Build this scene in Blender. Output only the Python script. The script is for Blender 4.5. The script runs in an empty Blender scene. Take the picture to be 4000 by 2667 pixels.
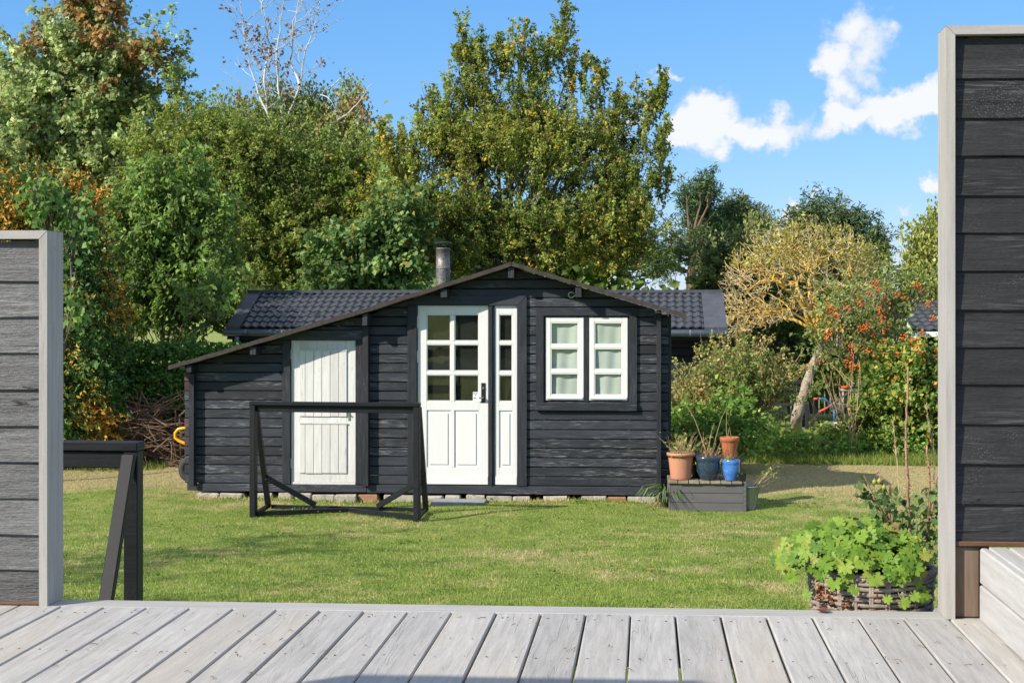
import bpy, bmesh, math, random
import numpy as np
from mathutils import Vector, Matrix, Quaternion

# ------------------------------------------------------------------ camera, sky, sun, exposure
scene = bpy.context.scene
F = 1500.0            # focal length in pixels of a 1024 px wide picture
CX, HY = 542.5, 305.0 # principal point / horizon of the photograph
ZC = 2.16             # camera height above the lawn
YAW = math.atan(0.07)
CS, SN = math.cos(YAW), math.sin(YAW)

cam_data = bpy.data.cameras.new('camera')
cam_data.sensor_width = 36.0
cam_data.lens = F / 1024 * 36.0
cam_data.shift_x = (512 - CX) / 1024
cam_data.shift_y = (HY - 341) / 1024
cam_data.clip_start = 0.05
cam_data.clip_end = 2000
cam = bpy.data.objects.new('camera', cam_data)
scene.collection.objects.link(cam)
cam.location = (0, 0, ZC)
cam.rotation_euler = (math.pi / 2, 0, YAW)
scene.camera = cam

SUN_DIR = Vector((-1.25, -1.0, 1.02)).normalized()      # towards the sun
SUN_EL = math.asin(SUN_DIR.z)
SUN_AZ = math.atan2(SUN_DIR.x, SUN_DIR.y)

sun_data = bpy.data.lights.new('sun', 'SUN')
sun_data.energy = 5.0
sun_data.angle = math.radians(0.5)
sun_data.color = (1.0, 0.92, 0.80)
sun = bpy.data.objects.new('sun', sun_data)
scene.collection.objects.link(sun)
sun.rotation_euler = (-SUN_DIR).to_track_quat('-Z', 'Y').to_euler()
sun.location = (-12, -10, 14)

scene.view_settings.view_transform = 'Standard'
scene.view_settings.look = 'None'
scene.view_settings.gamma = 1.0
scene.view_settings.exposure = 0.40
scene.view_settings.use_curve_mapping = False
scene.cycles.max_bounces = 6
scene.cycles.use_adaptive_sampling = True
scene.cycles.adaptive_threshold = 0.02
scene.cycles.glossy_bounces = 2
scene.cycles.transmission_bounces = 3
scene.cycles.transparent_max_bounces = 12
scene.cycles.diffuse_bounces = 3
scene.cycles.caustics_reflective = False
scene.cycles.caustics_refractive = False

def pix_dir(px, py):
    """world direction (x/y, z/y) of a place in the sky of the photograph"""
    u = (px - CX) / F; w = (HY - py) / F
    x = u * CS - SN; y = u * SN + CS
    return x / y, w / y

world = bpy.data.worlds.new('World')
scene.world = world
world.use_nodes = True
wn = world.node_tree.nodes; wl = world.node_tree.links
wn.clear()
w_out = wn.new('ShaderNodeOutputWorld')
w_bg = wn.new('ShaderNodeBackground'); w_bg.inputs['Strength'].default_value = 0.11
wl.new(w_bg.outputs[0], w_out.inputs[0])
sky = wn.new('ShaderNodeTexSky'); sky.sky_type = 'NISHITA'; sky.sun_disc = False
sky.sun_elevation = SUN_EL; sky.sun_rotation = SUN_AZ
sky.air_density = 1.0; sky.dust_density = 0.0; sky.ozone_density = 6.0; sky.altitude = 0

def wnode(t, **kw):
    n = wn.new(t)
    for k, v in kw.items(): setattr(n, k, v)
    return n
def wmath(op, a, b=None, clamp=False):
    n = wnode('ShaderNodeMath', operation=op); n.use_clamp = clamp
    for i, v in enumerate((a, b)):
        if v is None: continue
        if isinstance(v, (int, float)): n.inputs[i].default_value = v
        else: wl.new(v, n.inputs[i])
    return n.outputs[0]
# clouds: soft cumulus bodies standing at their own directions in the sky, broken up by noise
tc = wnode('ShaderNodeTexCoord')
sep = wnode('ShaderNodeSeparateXYZ'); wl.new(tc.outputs['Generated'], sep.inputs[0])
ysafe = wmath('MAXIMUM', sep.outputs['Y'], 0.02)
cu = wmath('DIVIDE', sep.outputs['X'], ysafe)
cw = wmath('DIVIDE', sep.outputs['Z'], ysafe)
comb = wnode('ShaderNodeCombineXYZ'); wl.new(cu, comb.inputs[0]); wl.new(cw, comb.inputs[1])
def cnoise(scale, det, rough, loc):
    mp = wnode('ShaderNodeMapping'); wl.new(comb.outputs[0], mp.inputs[0]); mp.inputs['Location'].default_value = loc
    n = wnode('ShaderNodeTexNoise'); n.inputs['Scale'].default_value = scale
    n.inputs['Detail'].default_value = det; n.inputs['Roughness'].default_value = rough
    wl.new(mp.outputs[0], n.inputs['Vector']); return n.outputs['Fac']
n_big = cnoise(26, 6, 0.58, (3.1, 1.7, 0))
n_dx = wmath('MULTIPLY', wmath('SUBTRACT', cnoise(34, 4, 0.6, (7.3, 2.1, 0)), 0.5), 0.05)
n_dy = wmath('MULTIPLY', wmath('SUBTRACT', cnoise(34, 4, 0.6, (1.3, 8.9, 0)), 0.5), 0.05)
pcomb = wnode('ShaderNodeCombineXYZ'); wl.new(wmath('ADD', cu, n_dx), pcomb.inputs[0]); wl.new(wmath('ADD', cw, n_dy), pcomb.inputs[1])
# (px, py, half width, half height, strength, rotation deg)
CLOUDS = [(708, 121, 40, 27, 1.05, 14), (734, 135, 34, 21, 1.0, 8), (768, 129, 46, 23, 1.05, 12), (690, 116, 16, 12, .9, 30),
          (848, 121, 44, 19, 1.0, 14), (890, 108, 56, 25, 1.05, 10), (940, 99, 50, 22, 1.05, 8), (985, 92, 40, 16, 1.0, 8),
          (852, 28, 30, 28, .85, 60), (838, 66, 30, 26, .85, 0), (868, 50, 24, 38, .82, 0), (848, 88, 24, 18, .75, 0), (815, 70, 9, 9, .65, 0),
          (668, 80, 16, 6, .62, -12), (622, 122, 12, 12, .9, 0), (600, 140, 26, 16, .85, 0), (675, 138, 13, 12, .85, 0),
          (936, 186, 14, 10, .9, 0), (905, 212, 12, 4, .5, 0), (795, 208, 7, 12, .8, 30), (815, 190, 6, 4, .4, 0),
          (1130, 130, 70, 24, .95, 8)]
dens = None
for (px, py, rx, ry, st, rot) in CLOUDS:
    u0, w0 = pix_dir(px, py)
    mp = wnode('ShaderNodeMapping', vector_type='TEXTURE'); wl.new(pcomb.outputs[0], mp.inputs[0])
    mp.inputs['Location'].default_value = (u0, w0, 0); mp.inputs['Rotation'].default_value = (0, 0, math.radians(rot)); mp.inputs['Scale'].default_value = (rx / F, ry / F, 1)
    dt = wnode('ShaderNodeVectorMath', operation='DOT_PRODUCT'); wl.new(mp.outputs[0], dt.inputs[0]); wl.new(mp.outputs[0], dt.inputs[1])
    mad = wnode('ShaderNodeMath', operation='MULTIPLY_ADD'); wl.new(dt.outputs['Value'], mad.inputs[0]); mad.inputs[1].default_value = -st; mad.inputs[2].default_value = 1.25 * st
    q = mad.outputs[0]
    dens = q if dens is None else wmath('MAXIMUM', dens, q)
dens = wmath('ADD', dens, wmath('MULTIPLY', wmath('SUBTRACT', n_big, 0.50), 1.9))
mr = wnode('ShaderNodeMapRange'); mr.interpolation_type = 'SMOOTHSTEP'; wl.new(dens, mr.inputs[0])
mr.inputs[1].default_value = -0.02; mr.inputs[2].default_value = 1.05
front = wmath('GREATER_THAN', sep.outputs['Y'], 0.05)
cmask = wmath('MULTIPLY', wmath('MULTIPLY', mr.outputs[0], front), 0.97)
ccol = wnode('ShaderNodeMixRGB'); ccol.inputs[0].default_value = 1
ccol.inputs[1].default_value = (4.6, 5.3, 6.1, 1); ccol.inputs[2].default_value = (6.6, 6.7, 6.8, 1)
mr2 = wnode('ShaderNodeMapRange'); wl.new(dens, mr2.inputs[0]); mr2.inputs[1].default_value = .2; mr2.inputs[2].default_value = 1.0
wl.new(mr2.outputs[0], ccol.inputs[0])
# the camera's deep azure rendering of the clear sky, the same in every direction
sc_ = wnode('ShaderNodeSeparateColor'); wl.new(sky.outputs[0], sc_.inputs[0])
KS = .11 * 2 ** scene.view_settings.exposure
def chan(i, ref, want, g): return wmath('MULTIPLY', wmath('POWER', wmath('MULTIPLY', sc_.outputs[i], KS / ref), g), want / KS)
cc_ = wnode('ShaderNodeCombineColor')
wl.new(chan(0, .207, .160, .95), cc_.inputs[0]); wl.new(chan(1, .485, .49, .66), cc_.inputs[1]); wl.new(chan(2, .89, 1.0, .50), cc_.inputs[2])
cmix = wnode('ShaderNodeMixRGB'); wl.new(cmask, cmix.inputs[0]); wl.new(cc_.outputs[0], cmix.inputs[1]); wl.new(ccol.outputs[0], cmix.inputs[2])
# unseen clouds over the higher sky, all round, added for a neutral fill light
zz_ = wmath('ADD', wmath('MAXIMUM', sep.outputs['Z'], 0.0), 0.18)
hc = wnode('ShaderNodeCombineXYZ'); wl.new(wmath('DIVIDE', sep.outputs['X'], zz_), hc.inputs[0]); wl.new(wmath('DIVIDE', sep.outputs['Y'], zz_), hc.inputs[1])
hn = wnode('ShaderNodeTexNoise'); hn.inputs['Scale'].default_value = 1.7; hn.inputs['Detail'].default_value = 4; hn.inputs['Roughness'].default_value = .55; wl.new(hc.outputs[0], hn.inputs['Vector'])
hm = wnode('ShaderNodeMapRange'); hm.interpolation_type = 'SMOOTHSTEP'; wl.new(hn.outputs['Fac'], hm.inputs[0]); hm.inputs[1].default_value = .44; hm.inputs[2].default_value = .58
he = wnode('ShaderNodeMapRange'); he.interpolation_type = 'SMOOTHSTEP'; wl.new(sep.outputs['Z'], he.inputs[0]); he.inputs[1].default_value = .24; he.inputs[2].default_value = .42
hmix = wnode('ShaderNodeMixRGB'); wl.new(wmath('MULTIPLY', hm.outputs[0], he.outputs[0]), hmix.inputs[0]); wl.new(cmix.outputs[0], hmix.inputs[1]); hmix.inputs[2].default_value = (6.6, 6.6, 6.5, 1)
wl.new(hmix.outputs[0], w_bg.inputs['Color'])

# ------------------------------------------------------------------ measuring helpers (photograph pixel at a known depth -> metres)
def XP(px, Y):
    u = (px - CX) / F
    return Y * (u * CS - SN) / (CS + u * SN)
def DEP(X, Y): return -X * SN + Y * CS
def ZP(py, px, Y): return ZC - (py - HY) * DEP(XP(px, Y), Y) / F
def W(px, py, Y): return Vector((XP(px, Y), Y, ZP(py, px, Y)))
def G(px, py, z=0.0):
    d = F * (ZC - z) / (py - HY); r = (px - CX) / F * d
    return Vector((r * CS - d * SN, r * SN + d * CS, z))
def gz(x, y):
    t = np.clip((15.0 - np.asarray(y, float)) / 9.5, 0, 1.3)
    return 0.44 * t ** 1.15

# ------------------------------------------------------------------ mesh helpers
COL = scene.collection
def link(o, parent=None):
    COL.objects.link(o)
    if parent is not None:
        o.parent = parent
        o.matrix_parent_inverse = Matrix.Translation(-Vector(BASES[parent.name]))
        BASES[o.name] = (0, 0, 0)
    return o
BASES = {}
def thing(name, label, cat, loc=(0, 0, 0), group=None):
    o = bpy.data.objects.new(name, None); o.empty_display_size = 0.2
    COL.objects.link(o); o.location = loc
    o['label'] = label; o['category'] = cat
    if group: o['group'] = group
    BASES[o.name] = tuple(loc)
    return o
def tag(o, label=None, cat=None, group=None, kind=None):
    if label: o['label'] = label
    if cat: o['category'] = cat
    if group: o['group'] = group
    if kind: o['kind'] = kind
    return o

class MB:
    def __init__(self): self.v = []; self.f = []
    def add(self, verts, faces):
        n = len(self.v); self.v.extend([tuple(p) for p in verts]); self.f.extend([tuple(i + n for i in q) for q in faces]); return self
    def box(self, x0, x1, y0, y1, z0, z1, b=0.0):
        if b <= 0:
            v = [(x, y, z) for x in (x0, x1) for y in (y0, y1) for z in (z0, z1)]
            return self.add(v, [(0, 1, 3, 2), (4, 6, 7, 5), (0, 4, 5, 1), (2, 3, 7, 6), (0, 2, 6, 4), (1, 5, 7, 3)])
        b = min(b, (x1 - x0) * .45, (y1 - y0) * .45, (z1 - z0) * .45)
        v = []; idx = {}
        for i in (0, 1):
            for j in (0, 1):
                for k in (0, 1):
                    X = (x0, x1)[i]; Y = (y0, y1)[j]; Z = (z0, z1)[k]
                    sx = b if i == 0 else -b; sy = b if j == 0 else -b; sz = b if k == 0 else -b
                    for a, p in enumerate(((X, Y + sy, Z + sz), (X + sx, Y, Z + sz), (X + sx, Y + sy, Z))):
                        idx[i, j, k, a] = len(v); v.append(p)
        f = []
        for i in (0, 1):
            q = [idx[i, 0, 0, 0], idx[i, 1, 0, 0], idx[i, 1, 1, 0], idx[i, 0, 1, 0]]; f.append(q if i else q[::-1])
            q = [idx[0, i, 0, 1], idx[1, i, 0, 1], idx[1, i, 1, 1], idx[0, i, 1, 1]]; f.append(q if not i else q[::-1])
            q = [idx[0, 0, i, 2], idx[1, 0, i, 2], idx[1, 1, i, 2], idx[0, 1, i, 2]]; f.append(q if i else q[::-1])
        for i in (0, 1):
            for j in (0, 1):
                q = [idx[i, j, 0, 0], idx[i, j, 1, 0], idx[i, j, 1, 1], idx[i, j, 0, 1]]; f.append(q)
                q = [idx[i, 0, j, 0], idx[i, 1, j, 0], idx[i, 1, j, 2], idx[i, 0, j, 2]]; f.append(q)
                q = [idx[0, i, j, 1], idx[1, i, j, 1], idx[1, i, j, 2], idx[0, i, j, 2]]; f.append(q)
                for k in (0, 1): f.append([idx[i, j, k, 0], idx[i, j, k, 1], idx[i, j, k, 2]])
        return self.add(v, f)
    def beam(self, p0, p1, w, h, up=(0, 0, 1), b=0.003):
        """chamfered bar from p0 to p1; w across, h along up"""
        p0 = Vector(p0); p1 = Vector(p1); t = (p1 - p0); L = t.length; t.normalize()
        s = t.cross(Vector(up)); s.normalize(); u = s.cross(t)
        m = MB().box(0, L, -w / 2, w / 2, -h / 2, h / 2, b)
        R = lambda q: p0 + t * q[0] - s * q[1] + u * q[2]
        return self.add([R(q) for q in m.v], m.f)
    def prism(self, poly, y0, y1):
        """closed XZ polygon extruded along Y"""
        n = len(poly); v = [(x, y0, z) for x, z in poly] + [(x, y1, z) for x, z in poly]
        f = [tuple(range(n))[::-1], tuple(range(n, 2 * n))]
        f += [(i, (i + 1) % n, (i + 1) % n + n, i + n) for i in range(n)]
        return self.add(v, f)
    def tube(self, pts, rad, n=6, cap=True):
        pts = [Vector(p) for p in pts]; m = len(pts)
        if isinstance(rad, (int, float)): rad = [rad] * m
        v = []; f = []; prev = None
        for i, p in enumerate(pts):
            t = pts[min(i + 1, m - 1)] - pts[max(i - 1, 0)]
            if t.length < 1e-9: t = Vector((0, 0, 1))
            t.normalize()
            if prev is None:
                a = Vector((0, 0, 1)) if abs(t.z) < .9 else Vector((1, 0, 0))
                s = t.cross(a).normalized()
            else:
                s = prev - t * prev.dot(t)
                s = s.normalized() if s.length > 1e-6 else t.orthogonal().normalized()
            prev = s; u = t.cross(s)
            for k in range(n):
                a = 2 * math.pi * k / n
                v.append(p + (s * math.cos(a) + u * math.sin(a)) * rad[i])
        for i in range(m - 1):
            for k in range(n):
                k2 = (k + 1) % n
                f.append((i * n + k, i * n + k2, (i + 1) * n + k2, (i + 1) * n + k))
        if cap and n > 3:
            f.append(tuple(range(n))[::-1]); f.append(tuple((m - 1) * n + k for k in range(n)))
        return self.add(v, f)
    def lathe(self, prof, c=(0, 0, 0), n=40, jit=0.0, sx=1.0, sy=1.0):
        v = []; f = []; m = len(prof)
        for (r, z) in prof:
            for k in range(n):
                a = 2 * math.pi * k / n
                v.append((c[0] + r * math.cos(a) * sx, c[1] + r * math.sin(a) * sy, c[2] + z))
        for i in range(m - 1):
            for k in range(n):
                k2 = (k + 1) % n
                f.append((i * n + k, i * n + k2, (i + 1) * n + k2, (i + 1) * n + k))
        return self.add(v, f)
    def mesh(self, name, mat, smooth=False):
        me = bpy.data.meshes.new(name); me.from_pydata(self.v, [], self.f); me.update()
        if mat is not None: me.materials.append(mat)
        if smooth: me.polygons.foreach_set('use_smooth', [True] * len(me.polygons))
        return me
    def build(self, name, mat, parent=None, smooth=False):
        return link(bpy.data.objects.new(name, self.mesh(name, mat, smooth)), parent)

def board(name, x0, x1, y0, y1, z0, z1, mat, parent=None, b=0.003):
    return MB().box(x0, x1, y0, y1, z0, z1, b).build(name, mat, parent)

def np_mesh(name, V, Fidx, mat, col=None, parent=None, smooth=False):
    """V (n,3); Fidx (m,k) constant polygon size"""
    me = bpy.data.meshes.new(name)
    n = len(V); m, k = Fidx.shape
    me.vertices.add(n); me.vertices.foreach_set('co', np.ascontiguousarray(V, np.float32).ravel())
    me.loops.add(m * k); me.loops.foreach_set('vertex_index', np.ascontiguousarray(Fidx, np.int32).ravel())
    me.polygons.add(m); me.polygons.foreach_set('loop_start', np.arange(0, m * k, k, dtype=np.int32))
    me.polygons.foreach_set('loop_total', np.full(m, k, np.int32))
    if smooth: me.polygons.foreach_set('use_smooth', np.ones(m, bool))
    if col is not None:
        at = me.attributes.new('col', 'FLOAT_COLOR', 'POINT')
        c4 = np.ones((n, 4), np.float32); c4[:, :3] = col
        at.data.foreach_set('color', c4.ravel())
    me.update(calc_edges=True); me.validate()
    me.materials.append(mat)
    return link(bpy.data.objects.new(name, me), parent)

# ------------------------------------------------------------------ materials
class Mat:
    def __init__(self, name):
        self.m = bpy.data.materials.new(name); self.m.use_nodes = True
        self.nt = self.m.node_tree; self.nt.nodes.clear()
        self.out = self.n('ShaderNodeOutputMaterial')
        self.b = self.n('ShaderNodeBsdfPrincipled'); self.nt.links.new(self.b.outputs[0], self.out.inputs[0])
    def n(self, t, **kw):
        nd = self.nt.nodes.new(t)
        for k, v in kw.items(): setattr(nd, k, v)
        return nd
    def set(self, nd, key, v):
        if isinstance(v, (int, float)): nd.inputs[key].default_value = v
        elif isinstance(v, (tuple, list)): nd.inputs[key].default_value = v if len(v) != 3 or nd.inputs[key].type != 'RGBA' else (*v, 1)
        else: self.nt.links.new(v, nd.inputs[key])
    def math(self, op, a, b=0.0, clamp=False):
        nd = self.n('ShaderNodeMath', operation=op); nd.use_clamp = clamp
        self.set(nd, 0, a); self.set(nd, 1, b); return nd.outputs[0]
    def noise(self, vec, scale, det=4, rough=.55, dist=0.0, dim='3D'):
        nd = self.n('ShaderNodeTexNoise', noise_dimensions=dim)
        self.set(nd, 'Vector', vec); self.set(nd, 'Scale', scale); self.set(nd, 'Detail', det); self.set(nd, 'Roughness', rough); self.set(nd, 'Distortion', dist)
        return nd.outputs['Fac']
    def map(self, vec, scale=(1, 1, 1), loc=(0, 0, 0), rot=(0, 0, 0)):
        nd = self.n('ShaderNodeMapping'); self.set(nd, 'Vector', vec)
        nd.inputs['Scale'].default_value = scale; nd.inputs['Location'].default_value = loc; nd.inputs['Rotation'].default_value = rot
        return nd.outputs[0]
    def ramp(self, fac, stops):
        nd = self.n('ShaderNodeValToRGB'); self.set(nd, 0, fac); e = nd.color_ramp.elements
        while len(e) > 1: e.remove(e[-1])
        e[0].position = stops[0][0]; c = stops[0][1]; e[0].color = (c, c, c, 1) if isinstance(c, (int, float)) else (*c, 1)
        for p, c in stops[1:]:
            x = e.new(p); x.color = (c, c, c, 1) if isinstance(c, (int, float)) else (*c, 1)
        return nd.outputs[0]
    def mix(self, fac, a, b, blend='MIX'):
        nd = self.n('ShaderNodeMixRGB', blend_type=blend); self.set(nd, 0, fac); self.set(nd, 1, a); self.set(nd, 2, b); return nd.outputs[0]
    def range(self, v, a, b, c=0.0, d=1.0, smooth=True):
        nd = self.n('ShaderNodeMapRange'); nd.interpolation_type = 'SMOOTHSTEP' if smooth else 'LINEAR'
        self.set(nd, 0, v)
        for i, x in enumerate((a, b, c, d)): nd.inputs[i + 1].default_value = x
        return nd.outputs[0]
    def coords(self, rnd=True, which='Object'):
        tcn = self.n('ShaderNodeTexCoord').outputs[which]
        if not rnd: return tcn
        oi = self.n('ShaderNodeObjectInfo').outputs['Random']
        cb = self.n('ShaderNodeCombineXYZ')
        self.set(cb, 0, self.math('MULTIPLY', oi, 41.3)); self.set(cb, 1, self.math('MULTIPLY', oi, 87.1)); self.set(cb, 2, self.math('MULTIPLY', oi, 23.7))
        va = self.n('ShaderNodeVectorMath', operation='ADD'); self.set(va, 0, tcn); self.set(va, 1, cb.outputs[0]); return va.outputs[0]
    def rand(self): return self.n('ShaderNodeObjectInfo').outputs['Random']
    def bump(self, h, strength=.3, dist=.01):
        nd = self.n('ShaderNodeBump'); self.set(nd, 'Height', h); nd.inputs['Strength'].default_value = strength; nd.inputs['Distance'].default_value = dist
        self.nt.links.new(nd.outputs[0], self.b.inputs['Normal'])

def wood(name, dark, light, axis='X', rough=.75, bump=.4, crack=0.0, crack_col=(.02, .02, .02), knots=.0, knot_col=(.05, .04, .03),
         speck=0.0, speck_col=(.5, .5, .48), tone=.25, contrast=(.3, .7), fine=1.0, stain=None, stain_amt=0.0, spec=.3, rub=0.0, rub_col=(.2, .2, .21), saw_amt=.3, saw_scale=330, bdist=.004):
    k = Mat(name); v = k.coords(True)
    st = {'X': (.06, 1, 1), 'Y': (1, .06, 1), 'Z': (1, 1, .06)}[axis]
    st2 = {'X': (.16, 1, 1), 'Y': (1, .16, 1), 'Z': (1, 1, .16)}[axis]
    # slow waviness of the grain
    wv = k.n('ShaderNodeTexNoise'); k.set(wv, 'Vector', k.map(v, st2)); k.set(wv, 'Scale', 5.0); k.set(wv, 'Detail', 2)
    sub = k.n('ShaderNodeVectorMath', operation='SUBTRACT'); k.set(sub, 0, wv.outputs['Color']); sub.inputs[1].default_value = (.5, .5, .5)
    scl = k.n('ShaderNodeVectorMath', operation='SCALE'); k.set(scl, 0, sub.outputs[0]); scl.inputs['Scale'].default_value = .09
    add = k.n('ShaderNodeVectorMath', operation='ADD'); k.set(add, 0, v); k.set(add, 1, scl.outputs[0]); vv = add.outputs[0]
    g1 = k.noise(k.map(vv, st), 55 * fine, 5, .62)
    g2 = k.noise(k.map(vv, st), 230 * fine, 3, .6)
    big = k.noise(v, 2.3, 3, .5)
    g = k.math('ADD', k.math('MULTIPLY', g1, .72), k.math('MULTIPLY', g2, .28))
    c = k.ramp(g, [(contrast[0], dark), (contrast[1], light)])
    # tone from board to board and along the board
    tn = k.math('ADD', k.math('MULTIPLY', k.math('SUBTRACT', k.rand(), .5), tone * 1.6), k.math('MULTIPLY', k.math('SUBTRACT', big, .5), tone * 1.6))
    hv = k.n('ShaderNodeHueSaturation'); k.set(hv, 'Color', c); k.set(hv, 'Value', k.math('ADD', 1.0, tn)); c = hv.outputs[0]
    saw = k.noise(k.map(v, {'X': (.35, 1, 1), 'Y': (1, .35, 1), 'Z': (1, 1, .35)}[axis]), saw_scale, 3, .7)
    hs = k.n('ShaderNodeHueSaturation'); k.set(hs, 'Color', c); k.set(hs, 'Value', k.math('ADD', 1 - saw_amt * .5, k.math('MULTIPLY', saw, saw_amt))); c = hs.outputs[0]
    h = k.math('ADD', g, k.math('MULTIPLY', saw, .35))
    if rub > 0:      # paint worn off the raised grain
        st3 = {'X': (.05, 1, 1), 'Y': (1, .05, 1), 'Z': (1, 1, .05)}[axis]
        gate = k.range(k.noise(k.map(v, st2), 4.5, 4, .65), .44, .66)
        rn = k.math('MULTIPLY', k.range(k.noise(k.map(vv, st3), 150, 3, .6), .50, .66), gate)
        c = k.mix(k.math('MULTIPLY', rn, rub), c, rub_col)
    if stain is not None:
        sm = k.range(k.noise(k.map(v, st2), 2.2, 4, .6), .48, .72)
        c = k.mix(k.math('MULTIPLY', sm, stain_amt), c, stain)
    if knots > 0:
        kv = k.map(v, {'X': (.55, 1, 1), 'Y': (1, .55, 1), 'Z': (1, 1, .55)}[axis])
        vo = k.n('ShaderNodeTexVoronoi', feature='F1'); k.set(vo, 'Vector', kv); k.set(vo, 'Scale', 4.2)
        kd = k.math('ADD', vo.outputs['Distance'], k.math('MULTIPLY', k.math('SUBTRACT', g1, .5), .1))
        km = k.range(kd, .075, .045); c = k.mix(k.math('MULTIPLY', km, knots), c, knot_col)
        ring = k.range(kd, .16, .08); c = k.mix(k.math('MULTIPLY', ring, knots * .35), c, light)
        h = k.math('SUBTRACT', h, k.math('MULTIPLY', km, .5))
    if crack > 0:
        cn = k.noise(k.map(vv, {'X': (.035, 1, 1), 'Y': (1, .035, 1), 'Z': (1, 1, .035)}[axis]), 34, 2, .5)
        cm = k.range(k.math('ABSOLUTE', k.math('SUBTRACT', cn, .5)), .012, .003)
        gate = k.range(k.noise(k.map(v, st2), 3.1, 2, .5), .53, .63)
        cm = k.math('MULTIPLY', cm, gate)
        c = k.mix(k.math('MULTIPLY', cm, crack), c, crack_col); h = k.math('SUBTRACT', h, k.math('MULTIPLY', cm, .8))
    if speck > 0:
        sv = k.n('ShaderNodeTexVoronoi', feature='F1'); k.set(sv, 'Vector', v); k.set(sv, 'Scale', 120)
        sm = k.math('MULTIPLY', k.range(sv.outputs['Distance'], .30, .16), k.range(k.noise(v, 3.4, 3, .6), .50, .66))
        c = k.mix(k.math('MULTIPLY', sm, speck), c, speck_col)
    k.set(k.b, 'Base Color', c); k.set(k.b, 'Roughness', k.math('ADD', rough - .1, k.math('MULTIPLY', g1, .2)))
    k.set(k.b, 'Specular IOR Level', spec)
    k.bump(h, bump, bdist)
    return k.m

def simple(name, col, rough=.6, metal=0.0, var=.15, nscale=8, bump=0.0, bscale=60, spec=.4, col2=None, c2=(.5, .7), coat=0.0):
    k = Mat(name); v = k.coords(True)
    n1 = k.noise(v, nscale, 5, .6)
    d = tuple(max(0, x * (1 - var)) for x in col); l = tuple(x * (1 + var) for x in col)
    c = k.ramp(n1, [(.3, d), (.7, l)])
    if col2 is not None: c = k.mix(k.range(k.noise(v, nscale * 2.3, 5, .65), c2[0], c2[1]), c, (*col2, 1))
    k.set(k.b, 'Base Color', c); k.set(k.b, 'Roughness', rough); k.set(k.b, 'Metallic', metal); k.set(k.b, 'Specular IOR Level', spec)
    if coat: k.set(k.b, 'Coat Weight', coat); k.set(k.b, 'Coat Roughness', .12)
    if bump: k.bump(k.noise(v, bscale, 4, .6), bump, .004)
    return k.m

def leaf_material(name, trans=.35, rough=.5, spec=.3, sat=1.0):
    k = Mat(name)
    at = k.n('ShaderNodeAttribute', attribute_name='col').outputs['Color']
    k.set(k.b, 'Base Color', at); k.set(k.b, 'Roughness', rough); k.set(k.b, 'Specular IOR Level', spec)
    tr = k.n('ShaderNodeBsdfTranslucent')
    hv = k.n('ShaderNodeHueSaturation'); k.set(hv, 'Color', at); hv.inputs['Value'].default_value = 1.25; hv.inputs['Saturation'].default_value = 1.1
    k.set(tr, 'Color', hv.outputs[0])
    mx = k.n('ShaderNodeMixShader'); mx.inputs[0].default_value = trans
    k.nt.links.new(k.b.outputs[0], mx.inputs[1]); k.nt.links.new(tr.outputs[0], mx.inputs[2]); k.nt.links.new(mx.outputs[0], k.out.inputs[0])
    return k.m

def glass_material(name, tint=(.9, .95, .93), extra=0.03):
    k = Mat(name)
    tp = k.n('ShaderNodeBsdfTransparent'); tp.inputs[0].default_value = (*tint, 1)
    gl = k.n('ShaderNodeBsdfGlossy'); gl.inputs['Roughness'].default_value = .02
    lw = k.n('ShaderNodeLayerWeight'); lw.inputs[0].default_value = .5
    fz = k.math('ADD', .04, k.math('MULTIPLY', k.math('POWER', lw.outputs['Facing'], 5.0), .96))
    wob = k.noise(k.coords(True), 3.0, 2, .5)
    bp = k.n('ShaderNodeBump'); k.set(bp, 'Height', wob); bp.inputs['Strength'].default_value = .06; bp.inputs['Distance'].default_value = .02
    k.nt.links.new(bp.outputs[0], gl.inputs['Normal'])
    mx = k.n('ShaderNodeMixShader'); k.set(mx, 0, k.math('ADD', fz, extra))
    k.nt.links.new(tp.outputs[0], mx.inputs[1]); k.nt.links.new(gl.outputs[0], mx.inputs[2]); k.nt.links.new(mx.outputs[0], k.out.inputs[0])
    return k.m

M = {}
M['deck'] = wood('weathered_deck_wood', (.315, .302, .282), (.49, .472, .445), 'Y', rough=.8, bump=.45, crack=.38, crack_col=(.16, .155, .15), knots=.5, knot_col=(.32, .28, .24), tone=.15, stain=(.44, .39, .31), stain_amt=.5)
M['deck_edge'] = wood('weathered_edge_wood', (.30, .29, .275), (.42, .41, .39), 'X', rough=.8, bump=.3, crack=.4, crack_col=(.10, .10, .10), knots=.3, knot_col=(.26, .23, .2), tone=.1, stain=(.33, .3, .24), stain_amt=.4)
M['cap_x'] = wood('pale_cap_wood', (.30, .285, .265), (.42, .40, .375), 'X', rough=.75, bump=.2, tone=.08, fine=.8)
M['cap_z'] = wood('pale_end_wood', (.29, .275, .255), (.42, .40, .375), 'Z', rough=.75, bump=.2, knots=.5, knot_col=(.10, .08, .06), tone=.08, fine=.8, crack=.3, crack_col=(.2, .18, .16))
M['step_y'] = wood('grey_step_wood', (.37, .36, .345), (.50, .49, .47), 'Y', rough=.8, bump=.25, crack=.3, crack_col=(.15, .14, .13), knots=.3, knot_col=(.3, .27, .24), tone=.06)
M['screen_l'] = wood('worn_black_board', (.026, .026, .027), (.15, .15, .15), 'X', rough=.55, bump=1.0, knots=.8, knot_col=(.015, .012, .01), tone=.35, fine=.8, crack=.9, crack_col=(.006, .006, .006), speck=.2, spec=.5, rub=.7, rub_col=(.26, .26, .26), contrast=(.2, .8), saw_amt=1.6, saw_scale=150, bdist=.009)
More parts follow.
